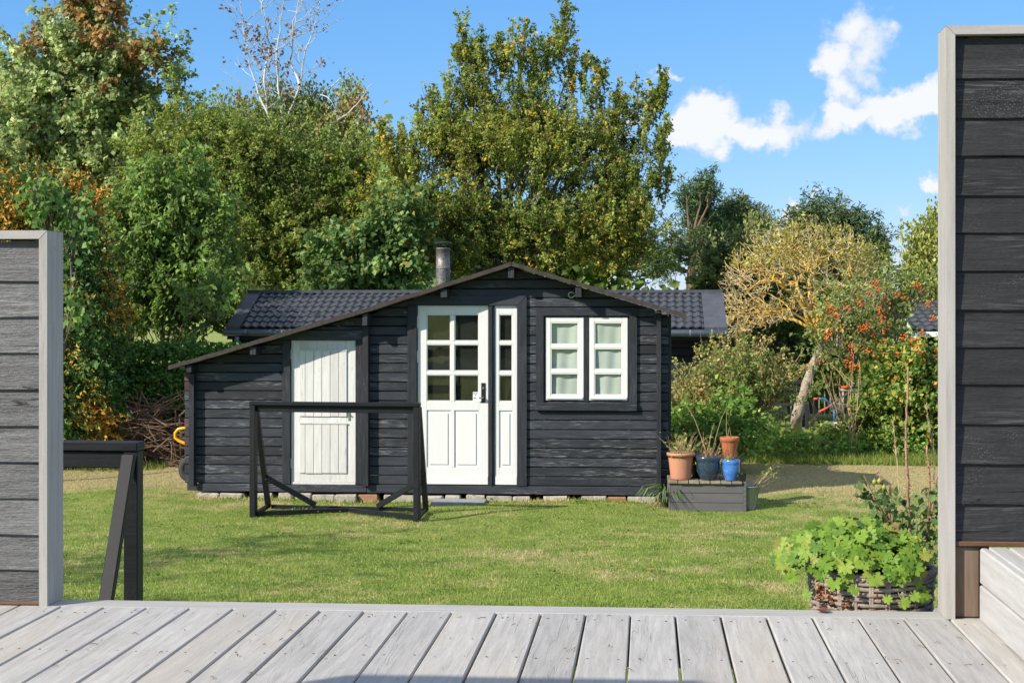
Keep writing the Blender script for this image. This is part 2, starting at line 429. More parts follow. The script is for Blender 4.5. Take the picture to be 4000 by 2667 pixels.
M['screen_r'] = wood('black_board', (.006, .0064, .007), (.030, .031, .0325), 'X', rough=.6, bump=.8, knots=.8, knot_col=(.012, .010, .009), tone=.3, fine=.8, crack=.9, crack_col=(.005, .005, .005), speck=.35, speck_col=(.22, .22, .22), spec=.4, rub=.5, rub_col=(.13, .13, .135), contrast=(.2, .85), saw_amt=1.5, saw_scale=170, bdist=.006)
M['brown_post'] = wood('brown_post_wood', (.07, .04, .022), (.20, .12, .065), 'Z', rough=.6, bump=.3, tone=.1, stain=(.45, .42, .38), stain_amt=.45)
M['brown_strip'] = wood('brown_strip_wood', (.10, .05, .03), (.2, .11, .06), 'X', rough=.7, bump=.2)
M['shed_x'] = wood('shed_black_board', (.009, .0104, .014), (.042, .047, .060), 'X', rough=.6, bump=.5, knots=.5, knot_col=(.01, .01, .01), tone=.5, crack=.8, crack_col=(.005, .005, .006), speck=.2, rub=.85, rub_col=(.27, .28, .30), spec=.4, contrast=(.25, .8))
M['shed_y'] = wood('shed_black_side', (.02, .021, .025), (.055, .058, .066), 'Y', rough=.6, bump=.4, tone=.4, spec=.3)
M['shed_z'] = wood('shed_black_trim', (.008, .009, .0118), (.034, .038, .047), 'Z', rough=.6, bump=.4, tone=.25, speck=.25, spec=.35, rub=.35, rub_col=(.14, .14, .145))
M['shed_red'] = wood('shed_worn_red_end', (.05, .03, .032), (.14, .075, .075), 'X', rough=.75, bump=.5, tone=.5, spec=.2)
M['goal'] = wood('black_goal_paint', (.003, .0035, .0048), (.010, .0115, .0155), 'X', rough=.5, bump=.3, tone=.1, speck=.3, speck_col=(.22, .22, .22), spec=.3)
M['white_old'] = wood('flaking_white_paint', (.56, .55, .52), (.72, .715, .69), 'Z', rough=.6, bump=.4, tone=.07, crack=.75, crack_col=(.28, .26, .23), knots=.35, knot_col=(.4, .37, .32), rub=.0, stain=(.45, .43, .39), stain_amt=.35)
M['white'] = wood('white_paint', (.70, .70, .68), (.745, .745, .725), 'Z', rough=.35, bump=.05, tone=.02, spec=.5, stain=(.6, .59, .56), stain_amt=.25)
M['felt'] = simple('brown_roof_felt', (.050, .041, .036), .9, var=.3, nscale=30, bump=.8, bscale=180, col2=(.04, .035, .03))
M['raw_wood'] = wood('raw_underside_wood', (.12, .07, .04), (.3, .19, .11), 'X', rough=.8)
M['glass'] = glass_material('window_glass', (.96, .98, .97), .01)
M['glass_dirty'] = glass_material('door_glass', (.8, .82, .78), .035)
M['curtain'] = simple('pale_grey_green_curtain', (.52, .555, .50), .9, var=.05, nscale=5)
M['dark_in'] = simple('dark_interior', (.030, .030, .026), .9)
M['stone'] = simple('foundation_concrete', (.40, .36, .30), .95, var=.25, nscale=14, bump=.9, bscale=50, col2=(.2, .18, .14))
M['brick_red'] = simple('foundation_brick', (.32, .17, .10), .95, var=.3, nscale=14, bump=.9, bscale=50)
M['slab'] = simple('paving_concrete', (.27, .28, .28), .9, var=.18, nscale=9, bump=.4, bscale=120)
M['galv'] = simple('mottled_galvanised_pipe', (.22, .21, .195), .5, metal=.55, var=.5, nscale=45, bump=.6, bscale=110, col2=(.07, .06, .05), c2=(.5, .6))
M['steel'] = simple('bright_steel', (.6, .58, .54), .25, metal=1.0, var=.1)
M['iron'] = simple('black_iron', (.02, .02, .02), .45, metal=.3, var=.2)
M['hinge'] = simple('white_hinge', (.5, .5, .48), .5, metal=.2, var=.2, nscale=40)
M['tile'] = simple('slate_grey_tile', (.062, .067, .078), .42, var=.22, nscale=5, spec=.45, col2=(.09, .095, .105), c2=(.45, .75))
M['gutter'] = simple('grey_zinc_gutter', (.22, .25, .27), .4, metal=.5, var=.12)
M['barn'] = wood('dark_outbuilding_board', (.012, .013, .015), (.035, .037, .042), 'X', rough=.65, bump=.3, tone=.3)
M['terra'] = simple('terracotta_plastic', (.52, .235, .14), .6, var=.08, nscale=6, bump=.08, bscale=90)
M['terra2'] = simple('terracotta_clay', (.42, .135, .055), .85, var=.15, nscale=12, bump=.2, bscale=120, col2=(.33, .12, .06))
M['navy'] = simple('dark_blue_glaze', (.018, .042, .075), .18, var=.5, nscale=10, spec=.6, col2=(.05, .075, .09), coat=.6)
M['blue'] = simple('bright_blue_glaze', (.045, .17, .50), .2, var=.3, nscale=26, spec=.6, col2=(.12, .27, .58), coat=.6)
M['soil'] = simple('potting_soil', (.045, .03, .02), 1.0, var=.5, nscale=40, bump=1.0, bscale=80)
M['planter'] = wood('grey_planter_board', (.105, .10, .10), (.135, .13, .13), 'X', rough=.7, bump=.1, tone=.05)
M['slat'] = wood('mossy_slat', (.14, .11, .07), (.30, .26, .18), 'Y', rough=.9, bump=.4, tone=.3)
M['zinc'] = simple('zinc_bucket', (.32, .33, .34), .45, metal=.6, var=.2, nscale=20)
M['black_plastic'] = simple('black_plastic', (.014, .014, .015), .4, var=.1)
M['rubber'] = simple('grey_rubber', (.045, .045, .045), .85, var=.2)
M['yellow'] = simple('yellow_enamel', (.80, .42, .01), .35, var=.06, spec=.5)
M['red_enamel'] = simple('red_plastic', (.65, .10, .05), .5, var=.1)
M['blue_enamel'] = simple('blue_tube', (.06, .17, .42), .45, var=.1)
M['wicker'] = simple('grey_wicker', (.27, .22, .175), .75, var=.3, nscale=30, bump=.3, bscale=150)
M['dark_wicker'] = simple('wicker_inner', (.10, .085, .07), .9, var=.3, nscale=30)
M['bark'] = simple('grey_brown_bark', (.13, .11, .09), .95, var=.4, nscale=12, bump=1.0, bscale=50)
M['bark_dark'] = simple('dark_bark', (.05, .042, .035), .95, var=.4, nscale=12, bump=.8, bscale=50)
M['bark_pale'] = simple('pale_fissured_bark', (.36, .305, .235), .95, var=.4, nscale=22, bump=1.2, bscale=45, col2=(.16, .13, .10))
M['bark_white'] = simple('white_birch_bark', (.50, .49, .46), .8, var=.15, nscale=5, bump=.3, bscale=40, col2=(.2, .19, .18), c2=(.62, .7))
M['bark_pine'] = simple('pine_bark', (.19, .12, .08), .95, var=.3, nscale=10, bump=.8, bscale=40)
M['lichen'] = simple('orange_lichen', (.68, .42, .06), .95, var=.3, nscale=10, col2=(.40, .33, .20), c2=(.5, .6))
M['twig'] = simple('grey_tan_twig', (.50, .42, .28), .95, var=.3, nscale=5, col2=(.62, .40, .09), c2=(.5, .6))
M['brush'] = simple('dry_brown_twig', (.19, .12, .08), .95, var=.45, nscale=3)
M['cane'] = simple('dry_cane', (.42, .29, .16), .9, var=.3, nscale=9)
M['rose_stem'] = simple('thorny_stem', (.35, .20, .13), .8, var=.35, nscale=18, col2=(.12, .14, .05), c2=(.52, .66))
M['straw'] = simple('dry_straw', (.50, .40, .20), .9, var=.3, nscale=6)
M['leaf'] = leaf_material('foliage', .42)
M['leaf_soft'] = leaf_material('soft_foliage', .42, .6, .2)
M['needle'] = leaf_material('needles', .15, .6, .2)
M['fruit'] = leaf_material('fruit', .05, .35, .5)
M['white_far'] = simple('white_fence_paint', (.72, .72, .70), .6, var=.06)
M['stone_grey'] = simple('pale_fieldstone', (.42, .40, .37), .95, var=.3, nscale=10, bump=.8, bscale=40)

# ------------------------------------------------------------------ lawn
def lawn_material(name, blades=False):
    k = Mat(name)
    p = k.n('ShaderNodeNewGeometry').outputs['Position']
    sp = k.n('ShaderNodeSeparateXYZ'); k.set(sp, 0, p)
    pxy = k.n('ShaderNodeCombineXYZ'); k.set(pxy, 0, sp.outputs[0]); k.set(pxy, 1, sp.outputs[1]); q = pxy.outputs[0]
    n1 = k.noise(q, .55, 3, .55); n2 = k.noise(k.map(q, (1, 1.0, 1), (9, 4, 0)), 2.6, 4, .6); n3 = k.noise(k.map(q, (1, 1, 1), (31, 7, 0)), 14, 3, .6)
    m = k.math('ADD', k.math('ADD', k.math('MULTIPLY', n1, .42), k.math('MULTIPLY', n2, .36)), k.math('MULTIPLY', n3, .22))
    # the mown hay lies thicker at the back of the garden
    back = k.math('MULTIPLY', k.range(sp.outputs[1], 15.6, 18.6), .20)
    near = k.math('MULTIPLY', k.range(sp.outputs[1], 25.5, 22.5), 1.0)
    m = k.math('ADD', m, k.math('MULTIPLY', back, near))
    g = k.ramp(n2, [(.3, (.145, .25, .032)), (.5, (.235, .335, .055)), (.72, (.35, .40, .10))])
    d = k.ramp(n3, [(.3, (.42, .33, .15)), (.7, (.64, .53, .29))])
    f = k.range(m, .49, .655)
    if blades:
        at = k.n('ShaderNodeAttribute', attribute_name='col').outputs['Color']
        f = k.math('ADD', f, k.math('MULTIPLY', k.math('SUBTRACT', at, .5), .75), True)
    c = k.mix(f, g, d)
    if blades:
        hv = k.n('ShaderNodeHueSaturation'); k.set(hv, 'Color', c); k.set(hv, 'Value', k.math('ADD', .80, k.math('MULTIPLY', at, .50))); c = hv.outputs[0]
        k.set(k.b, 'Base Color', c); k.set(k.b, 'Roughness', .6); k.set(k.b, 'Specular IOR Level', .2)
        tr = k.n('ShaderNodeBsdfTranslucent'); k.set(tr, 'Color', c)
        mx = k.n('ShaderNodeMixShader'); mx.inputs[0].default_value = .35
        k.nt.links.new(k.b.outputs[0], mx.inputs[1]); k.nt.links.new(tr.outputs[0], mx.inputs[2]); k.nt.links.new(mx.outputs[0], k.out.inputs[0])
    else:
        fine = k.noise(q, 90, 3, .7)
        c = k.mix(.35, c, k.ramp(fine, [(.3, (.09, .10, .03)), (.7, (.48, .46, .19))]))
        k.set(k.b, 'Base Color', c); k.set(k.b, 'Roughness', .95); k.set(k.b, 'Specular IOR Level', .1)
        k.bump(k.noise(q, 60, 3, .7), 1.0, .03)
    return k.m
M['lawn'] = lawn_material('lawn_turf'); M['blade'] = lawn_material('grass_blades', True)

rng = np.random.default_rng(11)
def lump(x, y):
    return .012 * np.sin(1.7 * x + .6 * y) + .012 * np.sin(.9 * x - 1.9 * y + 1.0) + .008 * np.sin(3.7 * x + 2.9 * y)
def ground_z(x, y):
    return gz(x, y) + lump(np.asarray(x, float), np.asarray(y, float)) * np.clip((30 - np.asarray(y, float)) / 10, 0, 1)
def make_lawn():
    xs = np.unique(np.concatenate([np.linspace(-500, -14, 14), np.linspace(-14, 12, 105), np.linspace(12, 500, 14)]))
    ys = np.unique(np.concatenate([np.linspace(-300, 2, 8), np.linspace(2, 30, 113), np.linspace(30, 900, 16)]))
    Xg, Yg = np.meshgrid(xs, ys); Zg = ground_z(Xg, Yg) - .01
    V = np.stack([Xg.ravel(), Yg.ravel(), Zg.ravel()], 1)
    nx = len(xs); i, j = np.meshgrid(np.arange(nx - 1), np.arange(len(ys) - 1)); a = (j * nx + i).ravel()
    Fc = np.stack([a, a + 1, a + nx + 1, a + nx], 1)
    o = np_mesh('lawn', V, Fc, M['lawn'], smooth=True); o['kind'] = 'structure'; o['label'] = 'mown green and straw coloured garden lawn'
make_lawn()

def blades(name, n, ysamp, xl, xr, h0, h1, w, label, seed, zfun=ground_z, lean=.6):
    r = np.random.default_rng(seed)
    y = ysamp(r, n); x = xl(y) + (xr(y) - xl(y)) * r.random(n)
    z = zfun(x, y); h = h0 + (h1 - h0) * r.random(n) ** 1.6
    a = r.random(n) * 2 * np.pi; b = r.random(n) * 2 * np.pi; ln = lean * r.random(n)
    base = np.stack([x, y, z - .01], 1)
    sd = np.stack([np.cos(a), np.sin(a), 0 * a], 1) * (w * (.6 + .8 * r.random(n)))[:, None]
    tip = base + np.stack([np.cos(b) * ln * h, np.sin(b) * ln * h, h], 1)
    V = np.stack([base - sd, base + sd, tip], 1).reshape(-1, 3)
    c = np.repeat(r.random(n), 3)
    o = np_mesh(name, V, np.arange(3 * n).reshape(n, 3), M['blade'], np.stack([c, c, c], 1))
    return tag(o, label, None, None, 'stuff')
VX = np.vectorize(XP)
blades('grass', 360000, lambda r, n: 7.6 * (20.5 / 7.6) ** r.random(n), lambda y: VX(20, y), lambda y: VX(1010, y), .008, .029, .0030,
       'short mown grass covering the lawn', 5)
def strip_tufts(name, n, xa, xb, ya, yb, h0, h1, label, seed):
    blades(name, n, lambda r, m: ya + (yb - ya) * r.random(m) ** 1.5, lambda y: 0 * y + xa, lambda y: 0 * y + xb, h0, h1, .005, label, seed, lean=.9)
# rougher unmown grass under the shrubs at the back
def tall_grass(name, n, x0, x1, y0, y1, h0, h1, label, seed, w=.006):
    o = blades(name, n, lambda r, m: y0 + (y1 - y0) * r.random(m), lambda y: 0 * y + x0, lambda y: 0 * y + x1, h0, h1, w, label, seed, lean=.9)
    o.data.materials[0] = M['leaf_soft']; a = o.data.attributes['col']; c = np.zeros(3 * n * 4, np.float32); a.data.foreach_get('color', c); c = c.reshape(-1, 4)
    t = c[:, :1].copy(); c[:, :3] = np.array([.13, .21, .035]) * (1 - t) + np.array([.34, .38, .10]) * t; a.data.foreach_set('color', c.ravel())

# ------------------------------------------------------------------ terrace deck
DZ = 1.12; DY = 5.07
deck = thing('timber_deck', 'weathered pale grey timber deck along the bottom of the picture', 'deck', (-.8, 4.0, DZ - .4))
gx0 = XP(630.6, DY); random.seed(4)
DECK_R = 1.145
for k in range(-22, 12):
    a = gx0 + .151 * k + .0035; b = a + .151 - .007
    if k == 4: pass
    if a > DECK_R: break
    b = min(b, DECK_R)
    dz = random.uniform(-.0015, .0015); tw = random.uniform(-.0012, .0012)
    MB().box(a + tw, b + tw, 1.2, DY - .004 + random.uniform(-.002, .001), DZ - .028 + dz, DZ + dz, .0035).build('deck_board', M['deck'], deck)
board('edge_board', -4.2, 1.5, DY, DY + .118, DZ - .03, DZ - .001, M['deck_edge'], deck, .004)
board('fascia_board', -4.2, 1.5, DY + .085, DY + .113, DZ - .20, DZ - .034, M['deck_edge'], deck, .003)
for jx in (-3.6, -2.4, -1.2, 0.0, 1.05):
    board('joist', jx - .022, jx + .022, 1.25, DY + .08, DZ - .19, DZ - .032, M['raw_wood'], deck, 0)
for px_ in (-3.6, -1.4, 1.0):
    board('support_post', px_ - .045, px_ + .045, 4.9, 4.99, .2, DZ - .192, M['raw_wood'], deck, 0)
# screw heads, two on each board at each joist line
sc = MB(); 
for k in range(-16, 9):
    a = gx0 + .151 * k
    for yy in (4.97, 4.42, 3.9):
        for ox in (.03, .121):
            c = (a + ox + random.uniform(-.004, .004), yy + random.uniform(-.01, .01), DZ + .0022)
            sc.lathe([(.0001, 0), (.0030, 0), (.0033, -.003)], c, 6)
sc.build('screw_heads', M['galv'], deck)['kind'] = 'stuff'

# blown grass clippings and crumbs lying on the boards
rd = random.Random(44); dm = MB()
for i in range(70):
    x = rd.uniform(-2.2, 1.1); y = rd.uniform(3.9, 5.05); a = rd.uniform(0, 3.14); L = rd.uniform(.006, .03)
    dm.tube([(x, y, DZ + .004), (x + L * .5 * math.cos(a), y + L * .5 * math.sin(a), DZ + .007), (x + L * math.cos(a + .3), y + L * math.sin(a + .3), DZ + .004)], [.0012, .0014, .0008], 4, False)
tag(dm.build('deck_litter', M['brush']), 'scattered dry clippings lying on the deck boards', 'litter', None, 'stuff')

# raised platform of the deck on the right
plat = thing('raised_platform', 'grey timber platform one step higher at the right of the deck', 'platform', (1.5, 4.2, DZ))
PX0 = XP(979.5, DY - .03) ; PZ = DZ + .242
board('riser_board', PX0, PX0 + .028, 1.2, DY - .03, DZ + .004, DZ + .118, M['step_y'], plat, .004)
board('riser_board', PX0 + .001, PX0 + .028, 1.2, DY - .028, DZ + .122, PZ - .002, M['step_y'], plat, .006)
xx = PX0 + .030
for k in range(9):
    MB().box(xx, xx + .118 if k else xx + .06, 1.2, DY - .025, PZ - .028, PZ, .004).build('platform_board', M['step_y'], plat)
    xx += (.118 if k else .06) + .006
board('back_riser', PX0 + .03, 2.6, DY - .055, DY - .03, DZ + .004, PZ - .032, M['step_y'], plat, .003)

# lower wooden landing beyond the deck edge, under the basket
LZ = DZ - .20
land = thing('timber_landing', 'grey wooden landing under the wicker basket just below the deck', 'landing', (.9, 5.6, LZ - .3))
yy = DY + .13
for k in range(9):
    board('landing_board', XP(850, DY + .2), 1.75, yy, yy + .112, LZ - .028, LZ, M['deck_edge'], land, .004); yy += .119
for lx in (.85, 1.6):
    board('landing_leg', lx - .04, lx + .04, DY + .2, DY + .28, .2, LZ - .03, M['raw_wood'], land, 0)
    board('landing_leg', lx - .04, lx + .04, DY + 1.0, DY + 1.08, .2, LZ - .03, M['raw_wood'], land, 0)

# ------------------------------------------------------------------ wind screens either side of the opening
SY0, SY1 = DY - .018, DY + .127
def screen(label, xin, side, ztop, zs, matb, matcap, far):
    """xin: inner edge x of the end board, side=-1 screen runs to -x"""
    th = .029
    t = thing('timber_screen', label, 'screen', (xin, DY + .05, DZ))
    xo = xin + side * th
    xf = far
    cap = MB().prism([(xf, ztop), (xin, ztop), (xo, ztop - th), (xf, ztop - th)] if side < 0 else [(xin, ztop), (xf, ztop), (xf, ztop - th), (xo, ztop - th)], SY0, SY1)
    cap.build('cap_board', M['cap_x'], t)
    g = .0012
    end = MB().prism([(xin, ztop - g), (xo, ztop - th - g), (xo, DZ + .001), (xin, DZ + .001)] if side > 0 else [(xo, ztop - th - g), (xin, ztop - g), (xin, DZ + .001), (xo, DZ + .001)], SY0 + .001, SY1 - .001)
    end.build('end_board', M['cap_z'], t)
    random.seed(int(abs(xin) * 1000))
    for sgn, yb in ((1, SY0 + .020), (-1, SY1 - .020)):
        for i in range(len(zs) - 1):
            z1, z0 = zs[i], zs[i + 1]
            a, b_ = (xf, xo - .001) if side < 0 else (xo + .001, xf)
            p = random.uniform(-.002, .003)
            # bottom edge proud of the board below
            y_t = yb + sgn * .012; y_b = yb + sgn * (.000 + p); tk = sgn * .020
            zz0 = z0 - .006; zz1 = z1 - .006
            nx = 10
            v = []; f = []
            for q in range(nx + 1):
                x = a + (b_ - a) * q / nx
                w1 = random.uniform(-.0015, .0015); w2 = random.uniform(-.0018, .0018)
                v += [(x, y_b, zz0 + .003 + w2), (x, y_t, zz1 + w1), (x, y_t + tk, zz1 + w1), (x, y_b + tk, zz0 + w2), (x, y_b + sgn * .004, zz0 + w2)]
            for q in range(nx):
                o = q * 5
                for e in range(5):
                    e2 = (e + 1) % 5; f.append((o + e, o + e2, o + 5 + e2, o + 5 + e))
            f.append((0, 1, 2, 3, 4)); f.append(tuple(nx * 5 + e for e in range(5)))
            MB().add(v, f).build('cladding_board', matb, t)
    # posts inside
    for xx in ((xo + side * .05), xf - side * .1):
        board('inner_post', min(xx, xx + side * .07), max(xx, xx + side * .07), SY0 + .046, SY1 - .046, DZ + .003, ztop - th - .003, M['raw_wood'], t, 0)
    return t
zl = lambda y, px: ZP(y, px, SY0 + .02)
XL = XP(47.0, SY0); XR = XP(946.4, SY0)
scr_l = screen('lower black board screen with pale end board at the left of the deck', XL, -1, ZP(230, 42, SY0), [zl(y, 20) for y in (239.3, 279.5, 315.3, 351.6, 387.9, 424.5, 460.5, 496.6, 532.7, 568.2, 604.8)], M['screen_l'], None, -3.6)
scr_r = screen('tall black board screen with pale end board at the right of the deck', XR, 1, ZP(25.5, 950, SY0), [zl(y, 980) for y in (35.8, 76.9, 116.7, 154.4, 193.8, 231.5, 269.3, 308.3, 345.7, 382.4, 422.5, 462, 502.4, 539)], M['screen_r'], None, 2.6)
zb = zl(540, 980)
board('bottom_strip', XR + .031, 2.6, SY0 + .012, SY0 + .045, zb - .018, zb - .002, M['brown_strip'], scr_r, .002)
board('brown_post', XR + .031, XR + .115, SY0 + .030, SY0 + .115, DZ + .002, zb - .02, M['brown_post'], scr_r, .004)
MB().box(-3.6, XL - .03, SY0 + .012, SY0 + .04, DZ + .002, DZ + .012, .002).build('bottom_strip', M['brown_strip'], scr_l)

# ------------------------------------------------------------------ home-made football goals
def goal(label, pl, pr, back, h, wpost, k, feet=None):
    """pl, pr: feet of the front posts; back: vector from front to rear feet"""
    pl = Vector(pl); pr = Vector(pr); back = Vector(back)
    t = thing('wooden_goal', label, 'goal', (pl + pr) / 2, 'home-made wooden goals on the lawn')
    ax = (pr - pl).normalized(); up = Vector((0, 0, 1)); bd = back.normalized()
    w = wpost
    def bar(name, a, b, ww, hh, u=up): MB().beam(a, b, ww, hh, u, .004).build(name, M['goal'], t)
    for p in (pl, pr):
        bar('post', p + up * -.01, p + up * (h - .0375 * k), w, w * 1.25, bd)
    bar('crossbar', pl - ax * (w / 2 + .002) + up * (h - .018 * k) , pr + ax * (w / 2 + .002) + up * (h - .018 * k), .09 * k, .036 * k)
    off = bd * (w * .25)
    bar('under_bar', pl + ax * (w / 2 + .001) + up * (h - .0725 * k) + off, pr - ax * (w / 2 + .001) + up * (h - .0725 * k) + off, .034, .068 * k)
    rl, rr = (Vector(feet[0]), Vector(feet[1])) if feet else (pl + back, pr + back)
    for p, r in ((pl, rl), (pr, rr)):
        top = p + up * (h - .05 * k) + bd * (w * .62 + .024)
        bar('stay', top, r + up * .02, w * .9, .044, bd)
        bar('side_rail', p + bd * (w * .63 + .002) + up * .026, r - bd * .025 + up * .026, .034, .044)
    mid = (rl + rr) / 2
    bar('rear_rail', rl + ax * .03 + up * .022 + bd * .012, rr - ax * .03 + up * .022 + bd * .012, .034, .04)
    # front rail bows back towards the middle
    fm = (pl + pr) / 2 + back * .72
    bar('front_rail', pl + ax * (w / 2) + bd * .02 + up * .032, fm + up * .032 - ax * .001, .03, .046)
    bar('front_rail', fm + up * .032 + ax * .001, pr - ax * (w / 2) + bd * .02 + up * .032, .03, .046)
    for r, p, s in ((rl, pl, 1), (rr, pr, -1)):
        a = r * .72 + (p + up * (h - .08)) * .28 ; a.z = .0 + r.z + h * .30
        bar('brace', a + ax * s * .02, r + ax * s * .52 + up * .05, .034, .058)
    return t
g1l = G(253.5, 516.5); g1r = G(417.0, 520.0)
gdir = (g1r - g1l).normalized(); gback = Vector((-gdir.y, gdir.x, 0)) * .62 + Vector((.03, 0, 0))
H1 = ZP(400.8, 253, g1l.y)
goal('black wooden goal frame standing in front of the shed', g1l, g1r, gback, H1, .060, 1.0, (G(268.3, 508.0), G(425.8, 511.5)))
# second goal close behind the left screen, seen from its back
gY = 7.9; gx = XP(133.5, gY); g2z = float(gz(0, gY))
top2 = ZP(441, 130, gY)
goal('black wooden goal frame partly hidden behind the left screen', (gx, gY, top2 - H1), (gx - 1.72, gY + .05, top2 - H1), (-.0, -.60, -.02), H1, .076, 1.3)

M['dim_room'] = simple('dim_room_tone', (.052, .052, .044), .9, var=.25, nscale=3)
# ------------------------------------------------------------------ garden shed
YW = 16.6                       # front face of the wall
shed = thing('garden_shed', 'black painted wooden garden shed with white doors and a white window', 'shed', (XP(430, YW), YW + 1.0, 0))
SX = lambda px: XP(px, YW)
SZ = lambda py, px: ZP(py, px, YW)
SILL0, SILL1 = .070, .158
xl_wall, xr_wall = SX(185.0), SX(668.5)
YR = YW - .27                   # front edge of the roof
YB = 17.65
roof_px = [(168.0, 365.5), (250, 341.5), (374, 305.0), (511, 261.5), (686, 313.5)]
roof_pts = [(XP(a, YR), ZP(b, a, YR)) for a, b in roof_px]
def roof_z(x, drop=0.0):
    for (xa, za), (xb, zb_) in zip(roof_pts[:-1], roof_pts[1:]):
        if x <= xb or (xb, zb_) == roof_pts[-1]:
            return za + (zb_ - za) * (x - xa) / (xb - xa) - drop
    return roof_pts[-1][1] - drop
doors = [  # leaf extents in pixels at the wall (x0,x1,top)
    dict(x0=SX(291), x1=SX(355.7), z0=SZ(484.0, 323), z1=SZ(339.8, 323)),
    dict(x0=SX(417.4), x1=SX(517.3), z0=SZ(484.0, 460), z1=SZ(305, 460)),
    dict(x0=SX(545.6), x1=SX(627.7), z0=SZ(400, 586), z1=SZ(317, 586))]
random.seed(21)
PITCH = .1042
xs_mid = SX(367)
BT = .045
RTH = .046                      # roof slab
def wall_board(x0, x1, z0, z1, mat, name='wall_board'):
    """one horizontal board, ends cut to the roof slope, chamfered top and bottom edge"""
    lim = RTH + .012
    def clip(z):
        a, b_ = x0, x1
        xs = np.linspace(x0, x1, 241); ok = [x for x in xs if roof_z(x, lim) >= z]
        if not ok: return None
        return ok[0], ok[-1]
    top = clip(z1 - .003)
    if top is None:
        # find the highest z that still fits
        zz = max(roof_z(x, lim) for x in np.linspace(x0, x1, 60))
        if zz - z0 < .02: return
        z1 = zz; top = clip(z1 - .006)
        if top is None: return
    bot = clip(z0)
    if bot is None or bot[1] - bot[0] < .04: return
    ch = .011
    y0 = YW + random.uniform(-.0012, .0012)
    v = []
    for e in (0, 1):
        xb = bot[e]; xt = top[e]; f_ = lambda z: xb + (xt - xb) * (z - z0) / (z1 - z0)
        v += [(f_(z0), y0 + ch, z0 + .0026), (f_(z0 + ch), y0, z0 + ch), (f_(z1 - ch), y0, z1 - ch), (f_(z1), y0 + ch, z1 - .0026), (f_(z1), y0 + BT, z1 - .0026), (f_(z0), y0 + BT, z0 + .0026)]
    f = [(0, 1, 2, 3, 4, 5)[::-1], (6, 7, 8, 9, 10, 11)] + [(i, (i + 1) % 6, (i + 1) % 6 + 6, i + 6) for i in range(6)]
    MB().add(v, f).build(name, mat, shed)
n_course = 0
z = SILL1
while z < 2.75:
    z0, z1 = z, z + PITCH; z += PITCH
    cuts = [(d['x0'] - .03, d['x1'] + .03) for d in doors if z0 < d['z1'] - .002 and z1 > d['z0'] + .002]
    segs = []; cur = xl_wall
    joints = [xs_mid]                                   # the lean-to boards stop at the middle batten
    stops = sorted(cuts + [(j, j) for j in joints])
    for a, b_ in stops:
        if a > cur + .02: segs.append((cur, a))
        cur = max(cur, b_ + (.001 if a == b_ else 0))
    if xr_wall > cur + .02: segs.append((cur, xr_wall))
    for a, b_ in segs: wall_board(a, b_, z0, z1, M['shed_x'])
    n_course += 1
# worn red log ends left of the corner batten, 2 mm proud
for i in range(1, 17):
    z0 = SILL1 + i * PITCH - PITCH
    if random.random() < .75 and z0 < 1.35:
        board('log_end', xl_wall - .004, SX(190.6), YW - .006, YW + .035, z0 + .004 , z0 + PITCH - .004, M['shed_red'] if random.random() < .55 else M['shed_x'], shed, .004)
# side and back walls
for xw, s in ((xl_wall + .12, 1), (xr_wall - .14, -1)):
    z = SILL1
    while z + PITCH < roof_z(xw + (.06 if s < 0 else 0), RTH + .01):
        board('wall_board', xw, xw + .045, YW + BT + .004, YB - .06, z + .002, z + PITCH - .002, M['shed_y'], shed, .006); z += PITCH
for a, b_ in ((xl_wall + .01, xl_wall + .118), (xr_wall - .09, xr_wall - .008)):
    board('corner_backing', a, b_, YW + BT + .003, YW + BT + .03, SILL0, min(roof_z(a, RTH + .02), roof_z(b_, RTH + .02)), M['shed_y'], shed, 0)
bw = [(xl_wall + .17, SILL1), (xr_wall - .15, SILL1)] + [(x, roof_z(x, RTH + .01)) for x in np.linspace(xr_wall - .15, xl_wall + .17, 12)]
MB().prism(bw, YB - .055, YB - .01).build('back_wall', M['shed_x'], shed)
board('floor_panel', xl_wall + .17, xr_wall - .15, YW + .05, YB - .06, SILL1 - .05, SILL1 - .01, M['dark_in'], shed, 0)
MB().box(SX(405), SX(529), YW + .056, YW + .064, SILL1, SZ(306, 460)).build('dim_room_sheet', M['dim_room'], shed)  # dark sheet close behind the panes, its colour standing in for the dim interior
# sill beam: left and right pieces
board('sill_beam', SX(197.6), xs_mid - .001, YW - .018, YW + .07, SILL0, SILL1 - .001, M['shed_x'], shed, .006)
board('sill_beam', xs_mid + .001, SX(657), YW - .018, YW + .07, SILL0 - .004, SILL1 - .001, M['shed_x'], shed, .006)
# vertical battens
for a, b_, zt, zb_ in ((190.8, 196.2, 372.5, SILL1 - .02), (364.0, 369.8, 325.8, SILL1 - .01), (656.6, 661.2, 306, SILL0 + .0)):
    xm = (SX(a) + SX(b_)) / 2
    board('batten', SX(a), SX(b_), YW - .085, YW - .002, zb_, min(SZ(zt, a), roof_z(xm, RTH + .004)), M['shed_z'], shed, .004)
board('batten_foot', SX(657), SX(660.6), YW - .08, YW - .004, .02, SILL0 - .002, M['brick_red'], shed, .003)
board('corner_board', SX(668.6), SX(671.2), YW + .02, YW + .16, SILL0, roof_z(SX(669), RTH + .01), M['shed_z'], shed, .003)
